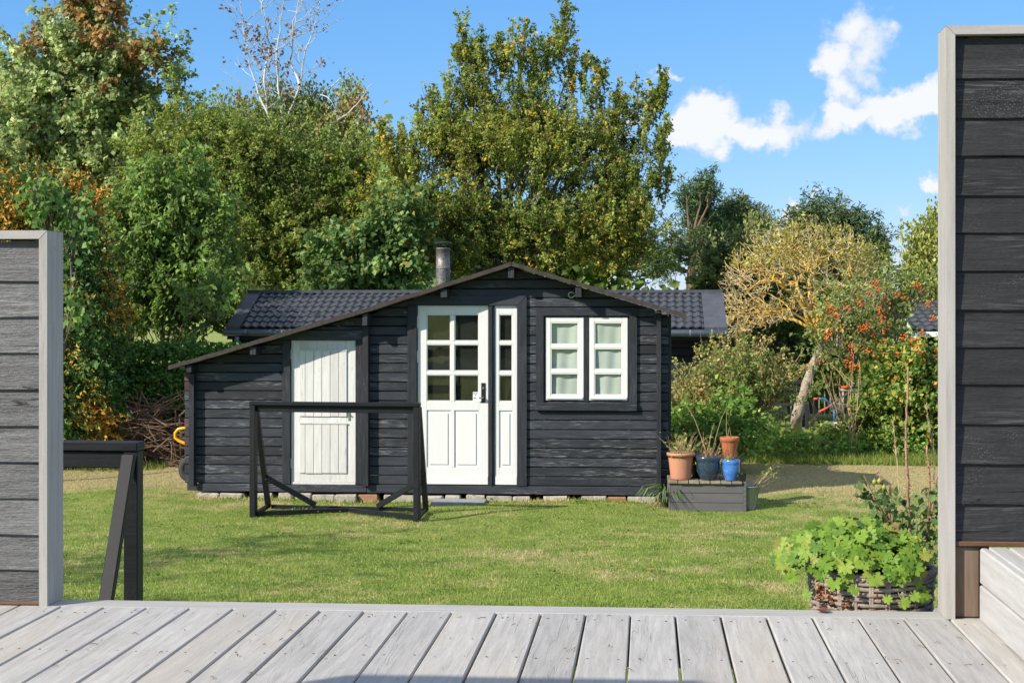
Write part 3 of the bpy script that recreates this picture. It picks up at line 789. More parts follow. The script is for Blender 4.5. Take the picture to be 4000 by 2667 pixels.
# roof slabs
def roof_slab(pts, name):
    # felted boards with a slightly wavy edge
    n = 26; xa = pts[0][0]; xb = pts[-1][0]; v = []; f = []
    rr = random.Random(int(abs(xa) * 100))
    for i in range(n + 1):
        x = xa + (xb - xa) * i / n; zt = roof_z(x) + rr.uniform(-.004, .004); e = rr.uniform(-.006, .006)
        v += [(x, YR + e, zt - RTH), (x, YR + e, zt), (x, YB + .08, zt), (x, YB + .08, zt - RTH)]
    for i in range(n):
        o = i * 4
        for e in range(4): f.append((o + e, o + (e + 1) % 4, o + 4 + (e + 1) % 4, o + 4 + e))
    f += [(0, 1, 2, 3), tuple(n * 4 + e for e in (3, 2, 1, 0))]
    return MB().add(v, f).build(name, M['felt'], shed)
roof_l = roof_slab(roof_pts[:4], 'roof')
roof_pts_r = [(roof_pts[3][0] + .001, roof_pts[3][1]), roof_pts[4]]
roof_r = roof_slab(roof_pts_r, 'roof')
# underside boards seen at the eaves
board('soffit_board', roof_pts[0][0] + .18, xl_wall + .02, YR + .02, YB, roof_z(roof_pts[0][0] + .18) - RTH - .026, roof_z(roof_pts[0][0] + .18) - RTH - .01, M['raw_wood'], shed, 0)
# torn felt flap at the right eave
MB().add([(roof_pts[4][0] - .06, YR - .004, roof_pts[4][1] - .03), (roof_pts[4][0] + .01, YR - .006, roof_pts[4][1] - .035), (roof_pts[4][0] - .005, YR - .012, roof_pts[4][1] - .105), (roof_pts[4][0] - .03, YR - .006, roof_pts[4][1] - .07)], [(0, 1, 2, 3)]).build('felt_flap', M['felt'], shed)
# purlin ends under the overhang
for (a, b_, zt, zb_) in ((186.4, 191.4, 360, 372), (249.8, 256, 340, 354.5), (362.3, 367.4, 306, 325.3), (440.6, 447.2, 284, 297), (508, 514.2, 263, 277.7), (575.3, 581.6, 282, 297), (655.2, 661, 304, 313)):
    xm0, xm1 = XP(a, YR + .03), XP(b_, YR + .03)
    ztop = min(roof_z(xm0, RTH + .004), roof_z(xm1, RTH + .004)); 
    board('purlin', xm0, xm1, YR + .03, YW + .3, ZP(zb_, a, YR + .03), ztop, M['shed_z'], shed, .004)

# ---- trims
def trim(x0, x1, z0, z1, mat, y0=-.028, y1=-.002, name='trim'):
    return board(name, x0, x1, YW + y0, YW + y1, z0, z1, mat, shed, .004)
def mitre_head(x0, x1, z0, z1, m0, m1, y0=-.030):
    MB().prism([(x0, z1), (x1, z1), (x1 - m1, z0), (x0 + m0, z0)], YW + y0, YW - .002).build('trim', M['shed_x'], shed)
d0, d1, d2 = doors
tb = SILL1 + .002
trim(SX(282.5), d0['x0'] - .002, tb, d0['z1'] + .0, M['shed_z']); trim(d0['x1'] + .002, SX(363.3), tb, d0['z1'], M['shed_z'])
trim(SX(282.5), SX(363.3), d0['z1'] + .002, SZ(330, 323), M['shed_x'])
trim(SX(407.7), d1['x0'] - .002, tb, d1['z1'], M['shed_z'])
MB().prism([(d1['x1'] + .002, tb), (SX(526.8), tb), (SX(526.8), SZ(295.3, 520)), (d1['x1'] + .002, d1['z1'] + .0)][::1], YW - .028, YW - .002).build('trim', M['shed_z'], shed)
mitre_head(SX(413), SX(526.0), d1['z1'] + .002, SZ(295.3, 470), .03, SX(526.0) - d1['x1'] - .003)
# window casing
wt = SZ(307.5, 586); ws0, ws1 = SZ(410.2, 586), SZ(401.8, 586); wx0, wx1 = SX(536), SX(637)
ix0, ix1, iz1 = SX(543.6), SX(629.6), SZ(315.2, 586)
MB().prism([(wx0, wt), (ix0, iz1), (ix0, ws1 + .001), (wx0, ws1 + .001)], YW - .028, YW - .002).build('trim', M['shed_z'], shed)
MB().prism([(wx1, wt), (wx1, ws1 + .001), (ix1, ws1 + .001), (ix1, iz1)], YW - .028, YW - .002).build('trim', M['shed_z'], shed)
MB().prism([(wx0 + .001, wt + .001), (wx1 - .001, wt + .001), (ix1, iz1 + .001), (ix0, iz1 + .001)], YW - .030, YW - .002).build('trim', M['shed_x'], shed)
board('window_sill', wx0 - .003, wx1 + .003, YW - .05, YW - .003, ws0, ws1 - .001, M['shed_x'], shed, .006)
# black reveals and mullions
MB().box(SX(488.3), SX(494.6), YW - .012, YW + .05, tb, d1['z1'] - .001, .004).build('mullion', M['shed_z'], shed)
MB().box(SX(490.4), SX(492.6), YW - .026, YW - .013, tb, d1['z1'] - .001, .003).build('mullion_cover', M['shed_z'], shed)
MB().box(SX(583.9), SX(588.8), YW - .012, YW + .05, ws1, iz1, .004).build('mullion', M['shed_z'], shed)
for d, nm in ((d0, 0), (d1, 1), (d2, 2)):
    fr = .018
    MB().box(d['x0'] - .03, d['x0'] - .003, YW + .004, YW + .08, tb, d['z1'] + .03).build('frame_side', M['shed_z'], shed)
    MB().box(d['x1'] + .003, d['x1'] + .03, YW + .004, YW + .08, tb, d['z1'] + .03).build('frame_side', M['shed_z'], shed)
    MB().box(d['x0'] - .0025, d['x1'] + .0025, YW + .005, YW + .08, d['z1'] + .003, d['z1'] + .03).build('frame_head', M['shed_x'], shed)

# ---- white plank side door
LY = YW + .006
sd = thing_door = MB().box(d0['x0'], d0['x1'], LY + .012, LY + .04, d0['z0'], d0['z1'], .003).build('side_door', M['white_old'], shed)
sd['label'] = 'flaking white plank door of the lean-to'
pX = lambda px: SX(px); pZ = lambda py: SZ(py, 323)
bx0, bx1 = pX(300), pX(347)
# outer rails and stiles
for (a, b_, c, e) in ((d0['x0'] + .002, bx0, d0['z0'] + .03, d0['z1'] - .002), (bx1, d0['x1'] - .002, d0['z0'] + .03, d0['z1'] - .002)):
    board('stile', a, b_, LY, LY + .0115, c, e, M['white_old'], sd, .002)
board('rail', bx0 + .001, bx1 - .001, LY, LY + .0115, pZ(349.3), d0['z1'] - .003, M['white_old'], sd, .002)
board('rail', bx0 + .001, bx1 - .001, LY - .001, LY + .0115, pZ(422), pZ(416.8), M['white_old'], sd, .002)
board('rail', bx0 + .001, bx1 - .001, LY, LY + .0115, d0['z0'] + .03, pZ(473.3), M['white_old'], sd, .002)
board('weather_bar', d0['x0'] + .001, d0['x1'] - .001, LY - .012, LY + .011, d0['z0'] + .001, d0['z0'] + .028, M['white_old'], sd, .004)
for (zt, zb_) in ((349.6, 416.4), (422.4, 473.0)):
    for i in range(6):
        a = bx0 + (bx1 - bx0) * (i - .35 if i else 0) / 5.65; b_ = bx0 + (bx1 - bx0) * (i + .65) / 5.65
        board('plank', a + .0018, min(b_, bx1) - .0018, LY - .014, LY + .011, pZ(zb_) + random.uniform(.001, .006), pZ(zt) - .002, M['white_old'], sd, .003)
    board('ledge', bx0 - .002, bx1 + .004, LY - .022, LY - .0145, pZ(zt) - .012, pZ(zt) + .006, M['white_old'], sd, .002)
MB().box(pX(348.3), pX(350.6), LY - .004, LY - .0005, pZ(420.2), pZ(411), .001).tube([(pX(349.5), LY - .004, pZ(414)), (pX(349.5), LY - .03, pZ(414))], .008, 8).build('handle', M['steel'], sd)
for zz in (354, 463):
    MB().box(d0['x0'] - .012, d0['x0'] + .018, LY - .006, LY - .001, pZ(zz + 5), pZ(zz - 5), .001).tube([(d0['x0'], LY - .008, pZ(zz + 5)), (d0['x0'], LY - .008, pZ(zz - 5))], .008, 8).build('hinge', M['hinge'], sd)

# ---- glazed door and sidelight
def glazed(name, x0, x1, z0, z1, cols, rows, panel_rows, label):
    """cols: list of (x0,x1) pane columns; rows: list of (z0,z1); remaining area becomes stiles and rails"""
    th0, th1 = LY, LY + .042
    m = MB()
    xs = [x0] + [q for c in cols for q in c] + [x1]
    zs_all = sorted(set([z0, z1]))
    zr = sorted(rows, key=lambda r: r[0])
    # outer stiles
    m.box(x0, cols[0][0], th0, th1, z0, z1, .002)
    m.box(cols[-1][1], x1, th0, th1, z0, z1, .002)
    e = .0006
    inner0, inner1 = cols[0][0] + e, cols[-1][1] - e
    zz = [z0] + [q for r in zr for q in r] + [z1]
    for i in range(0, len(zz), 2):
        m.box(inner0, inner1, th0 + .001, th1 - .001, zz[i] + (e if i else 0), zz[i + 1] - e, .002)
    for i in range(len(cols) - 1):
        for r in zr:
            m.box(cols[i][1], cols[i + 1][0], th0 + .0005, th1 - .002, r[0] + e, r[1] - e, .002)
    o = m.build(name, M['white'], shed); o['label'] = label
    for c in cols:
        for j, r in enumerate(zr):
            if j in panel_rows:
                MB().box(c[0] + .0005, c[1] - .0005, th0 + .014, th1 - .01, r[0] + .0005, r[1] - .0005).build('panel', M['white'], o)
                i_ = .030
                MB().box(c[0] + i_, c[1] - i_, th0 + .004, th0 + .0135, r[0] + i_, r[1] - i_, .007).build('raised_panel', M['white'], o)
            else:
                MB().box(c[0] + .0005, c[1] - .0005, th0 + .020, th0 + .024, r[0] + .0005, r[1] - .0005).build('pane', M['glass_dirty'], o)
                bd = .010
                fm = MB()
                fm.box(c[0] + .0003, c[1] - .0003, th0 + .006, th0 + .019, r[0] + .0003, r[0] + bd, .003); fm.box(c[0] + .0003, c[1] - .0003, th0 + .006, th0 + .019, r[1] - bd, r[1] - .0003, .003)
                fm.box(c[0] + .0003, c[0] + bd, th0 + .0065, th0 + .0185, r[0] + bd, r[1] - bd, .003); fm.box(c[1] - bd, c[1] - .0003, th0 + .0065, th0 + .0185, r[0] + bd, r[1] - bd, .003)
                fm.build('glazing_bead', M['white'], o)
    return o
dZ = lambda py: SZ(py, 452)
rows_px = [(340.7, 314), (370.7, 344), (400.9, 374.3)]
gd = glazed('glazed_door', d1['x0'] + .002, SX(488.2), d1['z0'], d1['z1'] - .002, [(SX(426.6), SX(450.6)), (SX(454.3), SX(478.8))],
            [(dZ(466.8), dZ(409.9))] + [(dZ(a), dZ(b_)) for a, b_ in rows_px], (0,), 'white door with six panes above two panels')
sl = glazed('sidelight', SX(494.7), d1['x1'] - .002, d1['z0'], d1['z1'] - .002, [(SX(499), SX(512.4))],
            [(dZ(466.8), dZ(409.9))] + [(dZ(a), dZ(b_)) for a, b_ in rows_px], (0,), 'narrow white sidelight with three panes')
for o, a, b_ in ((gd, d1['x0'] + .004, SX(488.0)), (sl, SX(495), d1['x1'] - .004)):
    board('weather_bar', a, b_, LY - .008, LY - .0005, d1['z0'] + .002, dZ(475.4), M['white'], o, .003)
# lock plate, cylinder, lever
hp = MB().box(SX(481.2), SX(485.4), LY - .008, LY - .0005, dZ(402), dZ(382.3), .002).build('lock_plate', M['iron'], gd)
hx = SX(483.3)
MB().tube([(hx, LY - .008, dZ(387.3)), (hx, LY - .018, dZ(387.3))], .014, 14).build('lock_cylinder', M['steel'], gd)
MB().tube([(hx, LY - .008, dZ(396.8)), (hx, LY - .045, dZ(396.8)), (hx - .012, LY - .05, dZ(396.9)), (SX(474.5), LY - .05, dZ(397.2))], [.012, .009, .008, .0065], 10).build('handle', M['steel'], gd, True)
for zz in (321.5, 356):
    MB().box(d1['x0'] - .014, d1['x0'] + .004, LY - .012, LY - .001, dZ(zz + 5.5), dZ(zz - 5.5), .002).tube([(d1['x0'] + .001, LY - .016, dZ(zz + 6)), (d1['x0'] + .001, LY - .016, dZ(zz - 6))], .010, 8).build('hinge', M['hinge'], gd)
# alarm sticker on the lower right pane
M['sticker'] = simple('white_sticker', (.72, .73, .75), .4, var=.02); M['ink_blue'] = simple('blue_ink', (.03, .05, .16), .5, var=.05); M['ink_red'] = simple('red_ink', (.5, .06, .05), .5, var=.05); M['ink_black'] = simple('black_ink', (.015, .015, .015), .5, var=.05)
s0, s1, sz0, sz1 = SX(472.6), SX(478.3), dZ(400.4), dZ(391.4)
MB().box(s0, s1, LY + .0175, LY + .0190, sz0, sz1, .0006).build('sticker', M['sticker'], gd)
def lettering(txt, name, size, x, z, mat, parent, y):
    cu_ = bpy.data.curves.new(name, 'FONT'); cu_.body = txt; cu_.size = size; cu_.align_x = 'CENTER'; cu_.align_y = 'CENTER'; cu_.extrude = .0004
    cu_.materials.append(mat)
    tmp = bpy.data.objects.new(name + '_tmp', cu_); COL.objects.link(tmp)
    dg = bpy.context.evaluated_depsgraph_get(); me = bpy.data.meshes.new_from_object(tmp.evaluated_get(dg))
    bpy.data.objects.remove(tmp)
    o = bpy.data.objects.new(name, me); link(o, parent); o.rotation_euler = (math.pi / 2, 0, 0); o.location = (x, y, z); return o
sm = (s0 + s1) / 2; sh = sz1 - sz0
lettering('ALARM', 'sticker_lettering', sh * .19, sm, sz1 - sh * .16, M['ink_blue'], gd, LY + .0168)
MB().prism([(sm - .014, sz1 - sh * .36), (sm - .006, sz1 - sh * .36), (sm + .002, sz1 - sh * .29), (sm + .002, sz1 - sh * .43)], LY + .0162, LY + .0172).build('sticker_symbol', M['ink_black'], gd)
MB().prism([(s0 + .008, sz1 - sh * .74), (s1 - .008, sz1 - sh * .74), (s1 - .008, sz1 - sh * .68), (s1 - .02, sz1 - sh * .64), (s0 + .02, sz1 - sh * .62), (s0 + .008, sz1 - sh * .67)], LY + .0162, LY + .0172).build('sticker_mark', M['ink_red'], gd)

# ---- casement windows with curtains
wZ = lambda py: SZ(py, 586)
for (a, b_, c0, c1, which) in ((545.6, 583.7, 550.7, 578.5, 'left'), (589.0, 627.7, 594.3, 622.4, 'right')):
    x0, x1 = SX(a), SX(b_); z0, z1 = d2['z0'], d2['z1']; m = MB(); th0, th1 = YW - .004, YW + .036
    p0, p1 = SX(c0), SX(c1); rows = [(wZ(394.8), wZ(372.8)), (wZ(369.2), wZ(347.8)), (wZ(344.2), wZ(322))]
    m.box(x0, p0, th0, th1, z0, z1, .003); m.box(p1, x1, th0, th1, z0, z1, .003)
    zz = [z0] + [q for r in rows for q in r] + [z1]
    for i in range(0, len(zz), 2): m.box(p0 + .0005, p1 - .0005, th0 + .001, th1 - .001, zz[i] + .0005, zz[i + 1] - .0005, .003)
    o = m.build('casement_window', M['white'], shed); o['label'] = 'white three-pane casement at the %s of the pair' % which
    for r in rows:
        MB().box(p0 + .0005, p1 - .0005, th0 + .018, th0 + .022, r[0], r[1]).build('pane', M['glass'], o)
        fm = MB(); bd = .012
        fm.box(p0 + .0003, p1 - .0003, th0 + .004, th0 + .017, r[0], r[0] + bd, .003); fm.box(p0 + .0003, p1 - .0003, th0 + .004, th0 + .017, r[1] - bd, r[1], .003)
        fm.box(p0 + .0003, p0 + bd, th0 + .0045, th0 + .0165, r[0] + bd, r[1] - bd, .003); fm.box(p1 - bd, p1 - .0003, th0 + .0045, th0 + .0165, r[0] + bd, r[1] - bd, .003)
        fm.build('glazing_bead', M['white'], o)
    board('drip_bar', x0 + .01, x1 - .01, th0 - .014, th0 - .001, wZ(398.6), wZ(396.4), M['white'], o, .003)
    # curtain with soft folds just behind the glass
    nx, nz = 40, 12; V = []; Fq = []
    rr = random.Random(int(a))
    ph = [rr.uniform(0, 6.28) for _ in range(4)]
    for i in range(nx + 1):
        for j in range(nz + 1):
            u = i / nx; w_ = j / nz
            y = th1 + .004 + .006 * math.sin(9 * u + ph[0] + 2.0 * w_) + .004 * math.sin(17 * u + ph[1] - 3 * w_) + .010 * math.sin(3.1 * u + 2.2 * w_ + ph[2])
            V.append((x0 + .02 + (x1 - x0 - .04) * u, y, z0 + .02 + (z1 - z0 - .03) * w_))
    for i in range(nx):
        for j in range(nz): q = i * (nz + 1) + j; Fq.append((q, q + nz + 1, q + nz + 2, q + 1))
    MB().add(V, Fq).build('curtain', M['curtain'], o, True)

# ring hook under the right-hand purlin
rc = W(571.3, 294.4, YW - .02)
pts = [rc + Vector((math.cos(a) * .030, 0, math.sin(a) * .030)) for a in np.linspace(.3, 5.6, 16)]
pts += [rc + Vector((.05, 0, .0)), rc + Vector((.085, .01, .01))]
MB().tube(pts, .0075, 8).build('ring_hook', M['hinge'], shed, True)

strip_tufts('foundation_grass', 1700, SX(196), SX(672), YW - .05, YW - .22, .015, .06, 'uncut grass tufts along the foot of the shed', 63)
# foundation stones
random.seed(9)
x = SX(197)
while x < SX(668):
    w_ = random.uniform(.16, .36); gap = random.choice([.01, .015, .02, .06, .14])
    big = x > SX(650) or random.random() < .15
    m_ = M['stone'] if random.random() < .86 else M['brick_red']
    hz = SILL0 - .006 - random.uniform(0, .012); y0 = YW - random.uniform(.0, .035) - (.05 if big else 0)
    b_ = MB().box(x, min(x + w_, SX(670)), y0, y0 + .16, -.06, hz - random.uniform(0, .015), .012)
    b_.v = [(p[0] + random.uniform(-.008, .008), p[1] + random.uniform(-.008, .008), p[2] + random.uniform(-.006, .004)) for p in b_.v]
    b_.build('foundation_stone', m_, shed)
    x += w_ + gap
# stove pipe
px_c = W(443, 281, YW + .65)
ch = MB().lathe([(.0, -.35), (.082, -.35), (.082, .0), (.083, .14), (.083, .145), (.086, .146), (.086, .152), (.082, .153), (.081, .372), (.084, .374), (.084, .386), (.07, .386), (.068, .30), (.0, .28)], (px_c.x, px_c.y, px_c.z), 28).build('chimney', M['galv'], roof_l, True)
cp = MB().lathe([(.0, .462), (.09, .452), (.105, .444), (.105, .438), (.0, .438)], (px_c.x, px_c.y, px_c.z), 24)
for a in range(4):
    an = a * math.pi / 2 + .5
    cp.tube([(px_c.x + .078 * math.cos(an), px_c.y + .078 * math.sin(an), px_c.z + .36), (px_c.x + .07 * math.cos(an), px_c.y + .07 * math.sin(an), px_c.z + .44)], .005, 5)
cp.build('chimney_cap', M['iron'], roof_l)

# paving slab before the door
a = G(431, 503.2); b_ = G(485, 503.2)
slab = MB().box(a.x, b_.x, YW - .42, YW - .10, -.03, .024, .006).build('paving_slab', M['slab'])
tag(slab, 'grey concrete slab on the grass below the glazed door', 'paving slab')

# ------------------------------------------------------------------ foliage helpers
GAIN = 2.2
def nz(P, scale, seed):
    r = np.random.default_rng(seed); o = np.zeros(len(P))
    for i in range(7):
        kv = r.normal(size=3) * scale * (1 if i < 4 else 2.1); o += np.sin(P @ kv + r.random() * 6.283) * (1 if i < 4 else .6)
    return o / 3.2
def unit(a): return a / np.maximum(np.linalg.norm(a, axis=1, keepdims=True), 1e-9)

def leaves(name, C, T, N, L, Wd, col, mat, parent, fold=.12, r=None):
    """diamond leaves: centre, tip direction, normal, length, width"""
    T = unit(T); S = unit(np.cross(T, N)); Nn = np.cross(S, T)
    L = L[:, None]; Wd = Wd[:, None]
    b = C - T * L * .5; t = C + T * L * .5; m = C - T * L * .06 + Nn * L * fold * 0
    l = m + S * Wd * .5 + Nn * L * fold; q = m - S * Wd * .5 + Nn * L * fold
    V = np.stack([b, q, t, l], 1).reshape(-1, 3)
    n = len(C); i = np.arange(n) * 4
    Fi = np.concatenate([np.stack([i, i + 1, i + 2], 1), np.stack([i, i + 2, i + 3], 1)])
    return np_mesh(name, V, Fi, mat, np.repeat(col, 4, 0), parent)

def blob_world(blobs, Y, dr=.8):
    out = []
    for b in blobs:
        px, py, rx, ry = b[:4]; dy = b[4] if len(b) > 4 else 0.0; wt = b[5] if len(b) > 5 else 1.0
        y = Y + dy; c = W(px, py, y); s = F / DEP(c.x, y)
        out.append((np.array(c), np.array([rx / s, max(rx, ry) / s * dr if rx > ry * .5 else rx / s, ry / s]), wt * (rx * ry) ** .85))
    return out

def sprays(bl, n, seed, shell=.45, up=.35, out=.7, rnd=.5, droop=0.0, gap=None):
    r = np.random.default_rng(seed)
    wts = np.array([b[2] for b in bl]); wts = wts / wts.sum(); k = r.choice(len(bl), n, p=wts)
    c = np.stack([b[0] for b in bl])[k]; rad = np.stack([b[1] for b in bl])[k]
    d = unit(r.normal(size=(n, 3))); rr = (shell + (1 - shell) * r.random(n) ** .7) if shell > 0 else r.random(n) ** .5
    # uneven outline
    rr = rr * (1 + .22 * nz(c + d * rad, 2.2, seed + 3) )
    P = c + d * rad * rr[:, None]
    if gap is not None:
        keep = nz(P, gap[0], seed + 7) > gap[1]; P = P[keep]; d = d[keep]; k = k[keep]
    D = unit(d * out + np.array([0, 0, up - droop]) + r.normal(size=P.shape) * rnd)
    return P, D, k, r

def palette(P, r, base, alt=None, accent=None, acc_scale=1.2, acc_t=.5, acc_p=.9, var=.28, seed=0, rare=None, rare_p=.0):
    n = len(P); base = np.array(base); alt = np.array(alt if alt is not None else base)
    t = np.clip(.5 + .45 * nz(P, 1.6, seed + 1) + .35 * r.normal(size=n), 0, 1)[:, None]
    c = base * (1 - t) + alt * t
    if accent is not None:
        m = (nz(P, acc_scale, seed + 5) + .35 * r.normal(size=n) > acc_t) & (r.random(n) < acc_p); c[m] = np.array(accent)
    if rare is not None:
        m = r.random(n) < rare_p; c[m] = np.array(rare)
    return np.clip(c * GAIN * (1 + var * r.normal(size=n))[:, None].clip(.35, 1.9), .004, .9)

def foliage_part(name, parent, bl, n, per, slen, L, ratio, seed, base, alt, accent=None, mat='leaf', shell=.4, up=.35, out=.7, rnd=.5, droop=0.0,
                 gap=(1.6, -.55), spread=.10, sun_bias=.35, **pal):
    P, D, k, r = sprays(bl, n, seed, shell, up, out, rnd, droop, gap)
    m = len(P); sl = slen * (.5 + r.random(m))
    t = r.random((m, per)) ** .8
    C = P[:, None, :] + D[:, None, :] * (t * sl[:, None])[..., None] + r.normal(size=(m, per, 3)) * spread * (1.1 - .8 * t)[..., None]
    if droop > 0: C[..., 2] -= droop * (t * sl[:, None]) ** 2 * .5
    C = C.reshape(-1, 3); Dr = np.repeat(D, per, 0); q = len(C)
    T = Dr * .6 + r.normal(size=(q, 3)) * .65 + np.array([0, 0, -.25 - droop])
    N = r.normal(size=(q, 3)) * .75 + np.array([-.25, -.45, .55]) * (sun_bias * 2)
    Ls = L * (.65 + .7 * r.random(q)); col = palette(C, r, base, alt, accent, seed=seed, **pal)
    leaves(name, C, T, N, Ls, Ls * ratio * (.8 + .4 * r.random(q)), col, M[mat], parent)
    return P, D

def foliage_shoots(name, parent, bl, n, k, m, L, sub, leafL, ratio, seed, base, alt, accent=None, mat='leaf', up=.6, out=.7, rnd=.35, bend=.25, hang=.3, jit=.025,
                   shell=.1, gap=None, acc_t=.7, acc_p=.7, acc_scale=1.4, rare=None, rare_p=0.0, tone=.2, var=.16, twig_mat=None, twig_r=.007, shrink=.78):
    """leafy shoots: each a curved main twig with side twigs that carry the leaves in rows"""
    bl = [(c, r_ * shrink, w) for c, r_, w in bl]
    P, D, kk, r = sprays(bl, n, seed, shell, up, out, rnd, 0, gap)
    q = len(P); Ls = L * (.55 + .8 * r.random(q)); B = unit(np.array([0, 0, 1.0]) * up + r.normal(size=(q, 3)) * .4) * bend
    t = .12 + .88 * np.sort(r.random((q, k)), 1)
    S = P[:, None] + D[:, None] * (t * Ls[:, None])[..., None] + B[:, None] * ((t ** 2) * Ls[:, None])[..., None]
    SD = unit((D[:, None] * .75 + r.normal(size=(q, k, 3)) * .55 + np.array([0, 0, .15])).reshape(-1, 3)).reshape(q, k, 3)
    SL = sub * (1.15 - .75 * t) * (.6 + .8 * r.random((q, k)))
    u = (np.arange(m)[None, None] + r.random((q, k, m))) / m
    C = S[:, :, None] + SD[:, :, None] * (u * SL[..., None])[..., None] + r.normal(size=(q, k, m, 3)) * jit
    C[..., 2] -= hang * .25 * (u ** 2) * SL[..., None]
    N_ = q * k * m; C = C.reshape(-1, 3); T = np.repeat(SD.reshape(-1, 3), m, 0) * .7 + r.normal(size=(N_, 3)) * .5 + np.array([0, 0, -hang])
    Nn = r.normal(size=(N_, 3)) * .6 + np.array([-.28, -.4, .7])
    lf = leafL * (.6 + .75 * r.random(N_)); col = palette(C, r, base, alt, None, seed=seed, var=var)
    sh = np.repeat(np.clip(1 + tone * r.normal(size=q), .55, 1.5), k * m)[:, None]; col = col * sh
    if accent is not None:
        pick = (nz(S.reshape(-1, 3), acc_scale, seed + 5) + .5 * r.normal(size=q * k) > acc_t); pk = np.repeat(pick, m) & (r.random(N_) < acc_p); col[pk] = np.array(accent) * GAIN * (1 + .2 * r.normal(size=pk.sum()))[:, None].clip(.5, 1.5)
    if rare is not None:
        pk = r.random(N_) < rare_p; col[pk] = np.array(rare) * GAIN
    leaves(name, C, T, Nn, lf, lf * ratio * (.8 + .4 * r.random(N_)), np.clip(col, .004, .9), M[mat], parent)
    if twig_mat:
        e = np.linspace(0, 1, 5); pts = P[:, None] + D[:, None] * (e[None] * Ls[:, None])[..., None] + B[:, None] * ((e[None] ** 2) * Ls[:, None])[..., None]
        sd = unit(np.cross(D, r.normal(size=(q, 3)))); sd2 = np.cross(D, sd); V = []
        for a in (0, 2.094, 4.189):
            V.append(pts + (sd * math.cos(a) + sd2 * math.sin(a))[:, None] * (twig_r * (1.3 - e))[None, :, None])
        V = np.stack(V, 2).reshape(-1, 3); i0 = np.arange(q)[:, None, None] * 15 + np.arange(4)[None, :, None] * 3; a = np.arange(3)[None, None]; b = (a + 1) % 3
        Fq = np.stack([i0 + a, i0 + b, i0 + 3 + b, i0 + 3 + a], -1).reshape(-1, 4)
        np_mesh('twigs', V, Fq, M[twig_mat], None, parent)['kind'] = 'stuff'
    return P, D

def limbs(parent, base, fork, bl, P, n_twigs, r0, mat, seed, name='branches', twig=.006, trunk_name='trunk', sides=7):
    rr = random.Random(seed)
    base = Vector(base); fork = Vector(fork)
    pts = []; rad = []
    for i in range(7):
        t = i / 6; p = base.lerp(fork, t) + Vector((rr.uniform(-1, 1), rr.uniform(-1, 1), 0)) * r0 * .5 * (0 < i < 6); pts.append(p); rad.append(r0 * (1.25 - .55 * t) * (1.25 if i == 0 else 1))
    MB().tube(pts, rad, 10).build(trunk_name, M[mat], parent, True)
    m = MB(); nodes = []
    for c, rd, wt in bl:
        c = Vector(c); q = [fork - (fork - base) * rr.uniform(.0, .25)]; a = q[0]
        L = (c - a).length; mid = a.lerp(c, .5) + Vector((0, 0, .12 * L)) + Vector((rr.uniform(-.1, .1), rr.uniform(-.1, .1), 0)) * L
        end = c + Vector((rr.uniform(-.3, .3) * rd[0], rr.uniform(-.3, .3) * rd[1], .45 * rd[2]))
        for i in range(1, 7):
            t = i / 6; q.append(a * (1 - t) ** 2 + mid * 2 * t * (1 - t) + end * t * t)
        rb = r0 * .34
        m.tube(q, [rb * (1 - .8 * i / 6) for i in range(7)], 5, False); nodes += [(q[i], rb * (1 - .8 * i / 6)) for i in range(2, 7)]
    NP = np.array([tuple(n_[0]) for n_ in nodes])
    r = np.random.default_rng(seed)
    if len(P):
        sel = r.choice(len(P), min(n_twigs, len(P)), replace=False)
        for i in sel:
            e = Vector(P[i]); j = int(np.argmin(np.linalg.norm(NP - P[i] + np.array([0, 0, .4]), axis=1))); a = nodes[j][0]
            mid = a.lerp(e, .55) + Vector((rr.uniform(-.12, .12), rr.uniform(-.12, .12), rr.uniform(-.1, .1))) * (e - a).length
            m.tube([a, mid, e], [min(nodes[j][1] * .6, .02) , twig * 1.6, twig * .6], 3, False)
    m.build(name, M[mat], parent, True)

def tree(name, label, cat, Y, base_px, fork_px, blobs, n, per, slen, L, ratio, seed, base, alt, accent=None, bark='bark', r0=.12, twigs=160, dr=.8, base_y=None, group=None, twig=.006, shoots=None, **kw):
    bl = blob_world(blobs, Y, dr)
    b0 = Vector((XP(base_px, Y), Y, 0.0)); fk = W(fork_px[0], fork_px[1], Y)
    t = thing(name, label, cat, b0, group)
    if shoots:
        n, k, m_, sL, sub_ = shoots
        P, D = foliage_shoots('crown', t, bl, n, k, m_, sL, sub_, L, ratio, seed, base, alt, accent, **kw)
    else:
        P, D = foliage_part('crown', t, bl, n, per, slen, L, ratio, seed, base, alt, accent, **kw)
    limbs(t, b0 - Vector((0, 0, .05)), fk, bl, P, twigs, r0, bark, seed, twig=twig)
    return t

# ------------------------------------------------------------------ trees and shrubs at the back left
G1 = (.075, .115, .022); G2 = (.13, .165, .035); DK = (.04, .075, .016)
tree('maple_tree', 'tall maple at the far left with browned leaves at its top', 'tree', 28.0, 78, (78, 190),
     [(80, 95, 66, 58), (84, 40, 34, 36, .2), (88, 10, 22, 18), (142, 70, 30, 12, -.3), (35, 100, 36, 34), (60, 150, 80, 60), (120, 150, 50, 50), (10, 160, 45, 60, -.4), (118, 108, 26, 20), (28, 50 + 30, 14, 14), (130, 200, 55, 50), (-40, 150, 60, 70), (60, -30, 30, 40), (-70, 250, 60, 90)],
     0, 0, 0, .092, .8, 101, (.085, .125, .035), (.23, .265, .125), None, r0=.16, rare=(.21, .11, .035), rare_p=.04, shoots=(1250, 7, 11, .75, .34), up=.45, out=.8, hang=.7, jit=.05, twig_mat='bark', twigs=60, gap=(1.5, -.6))
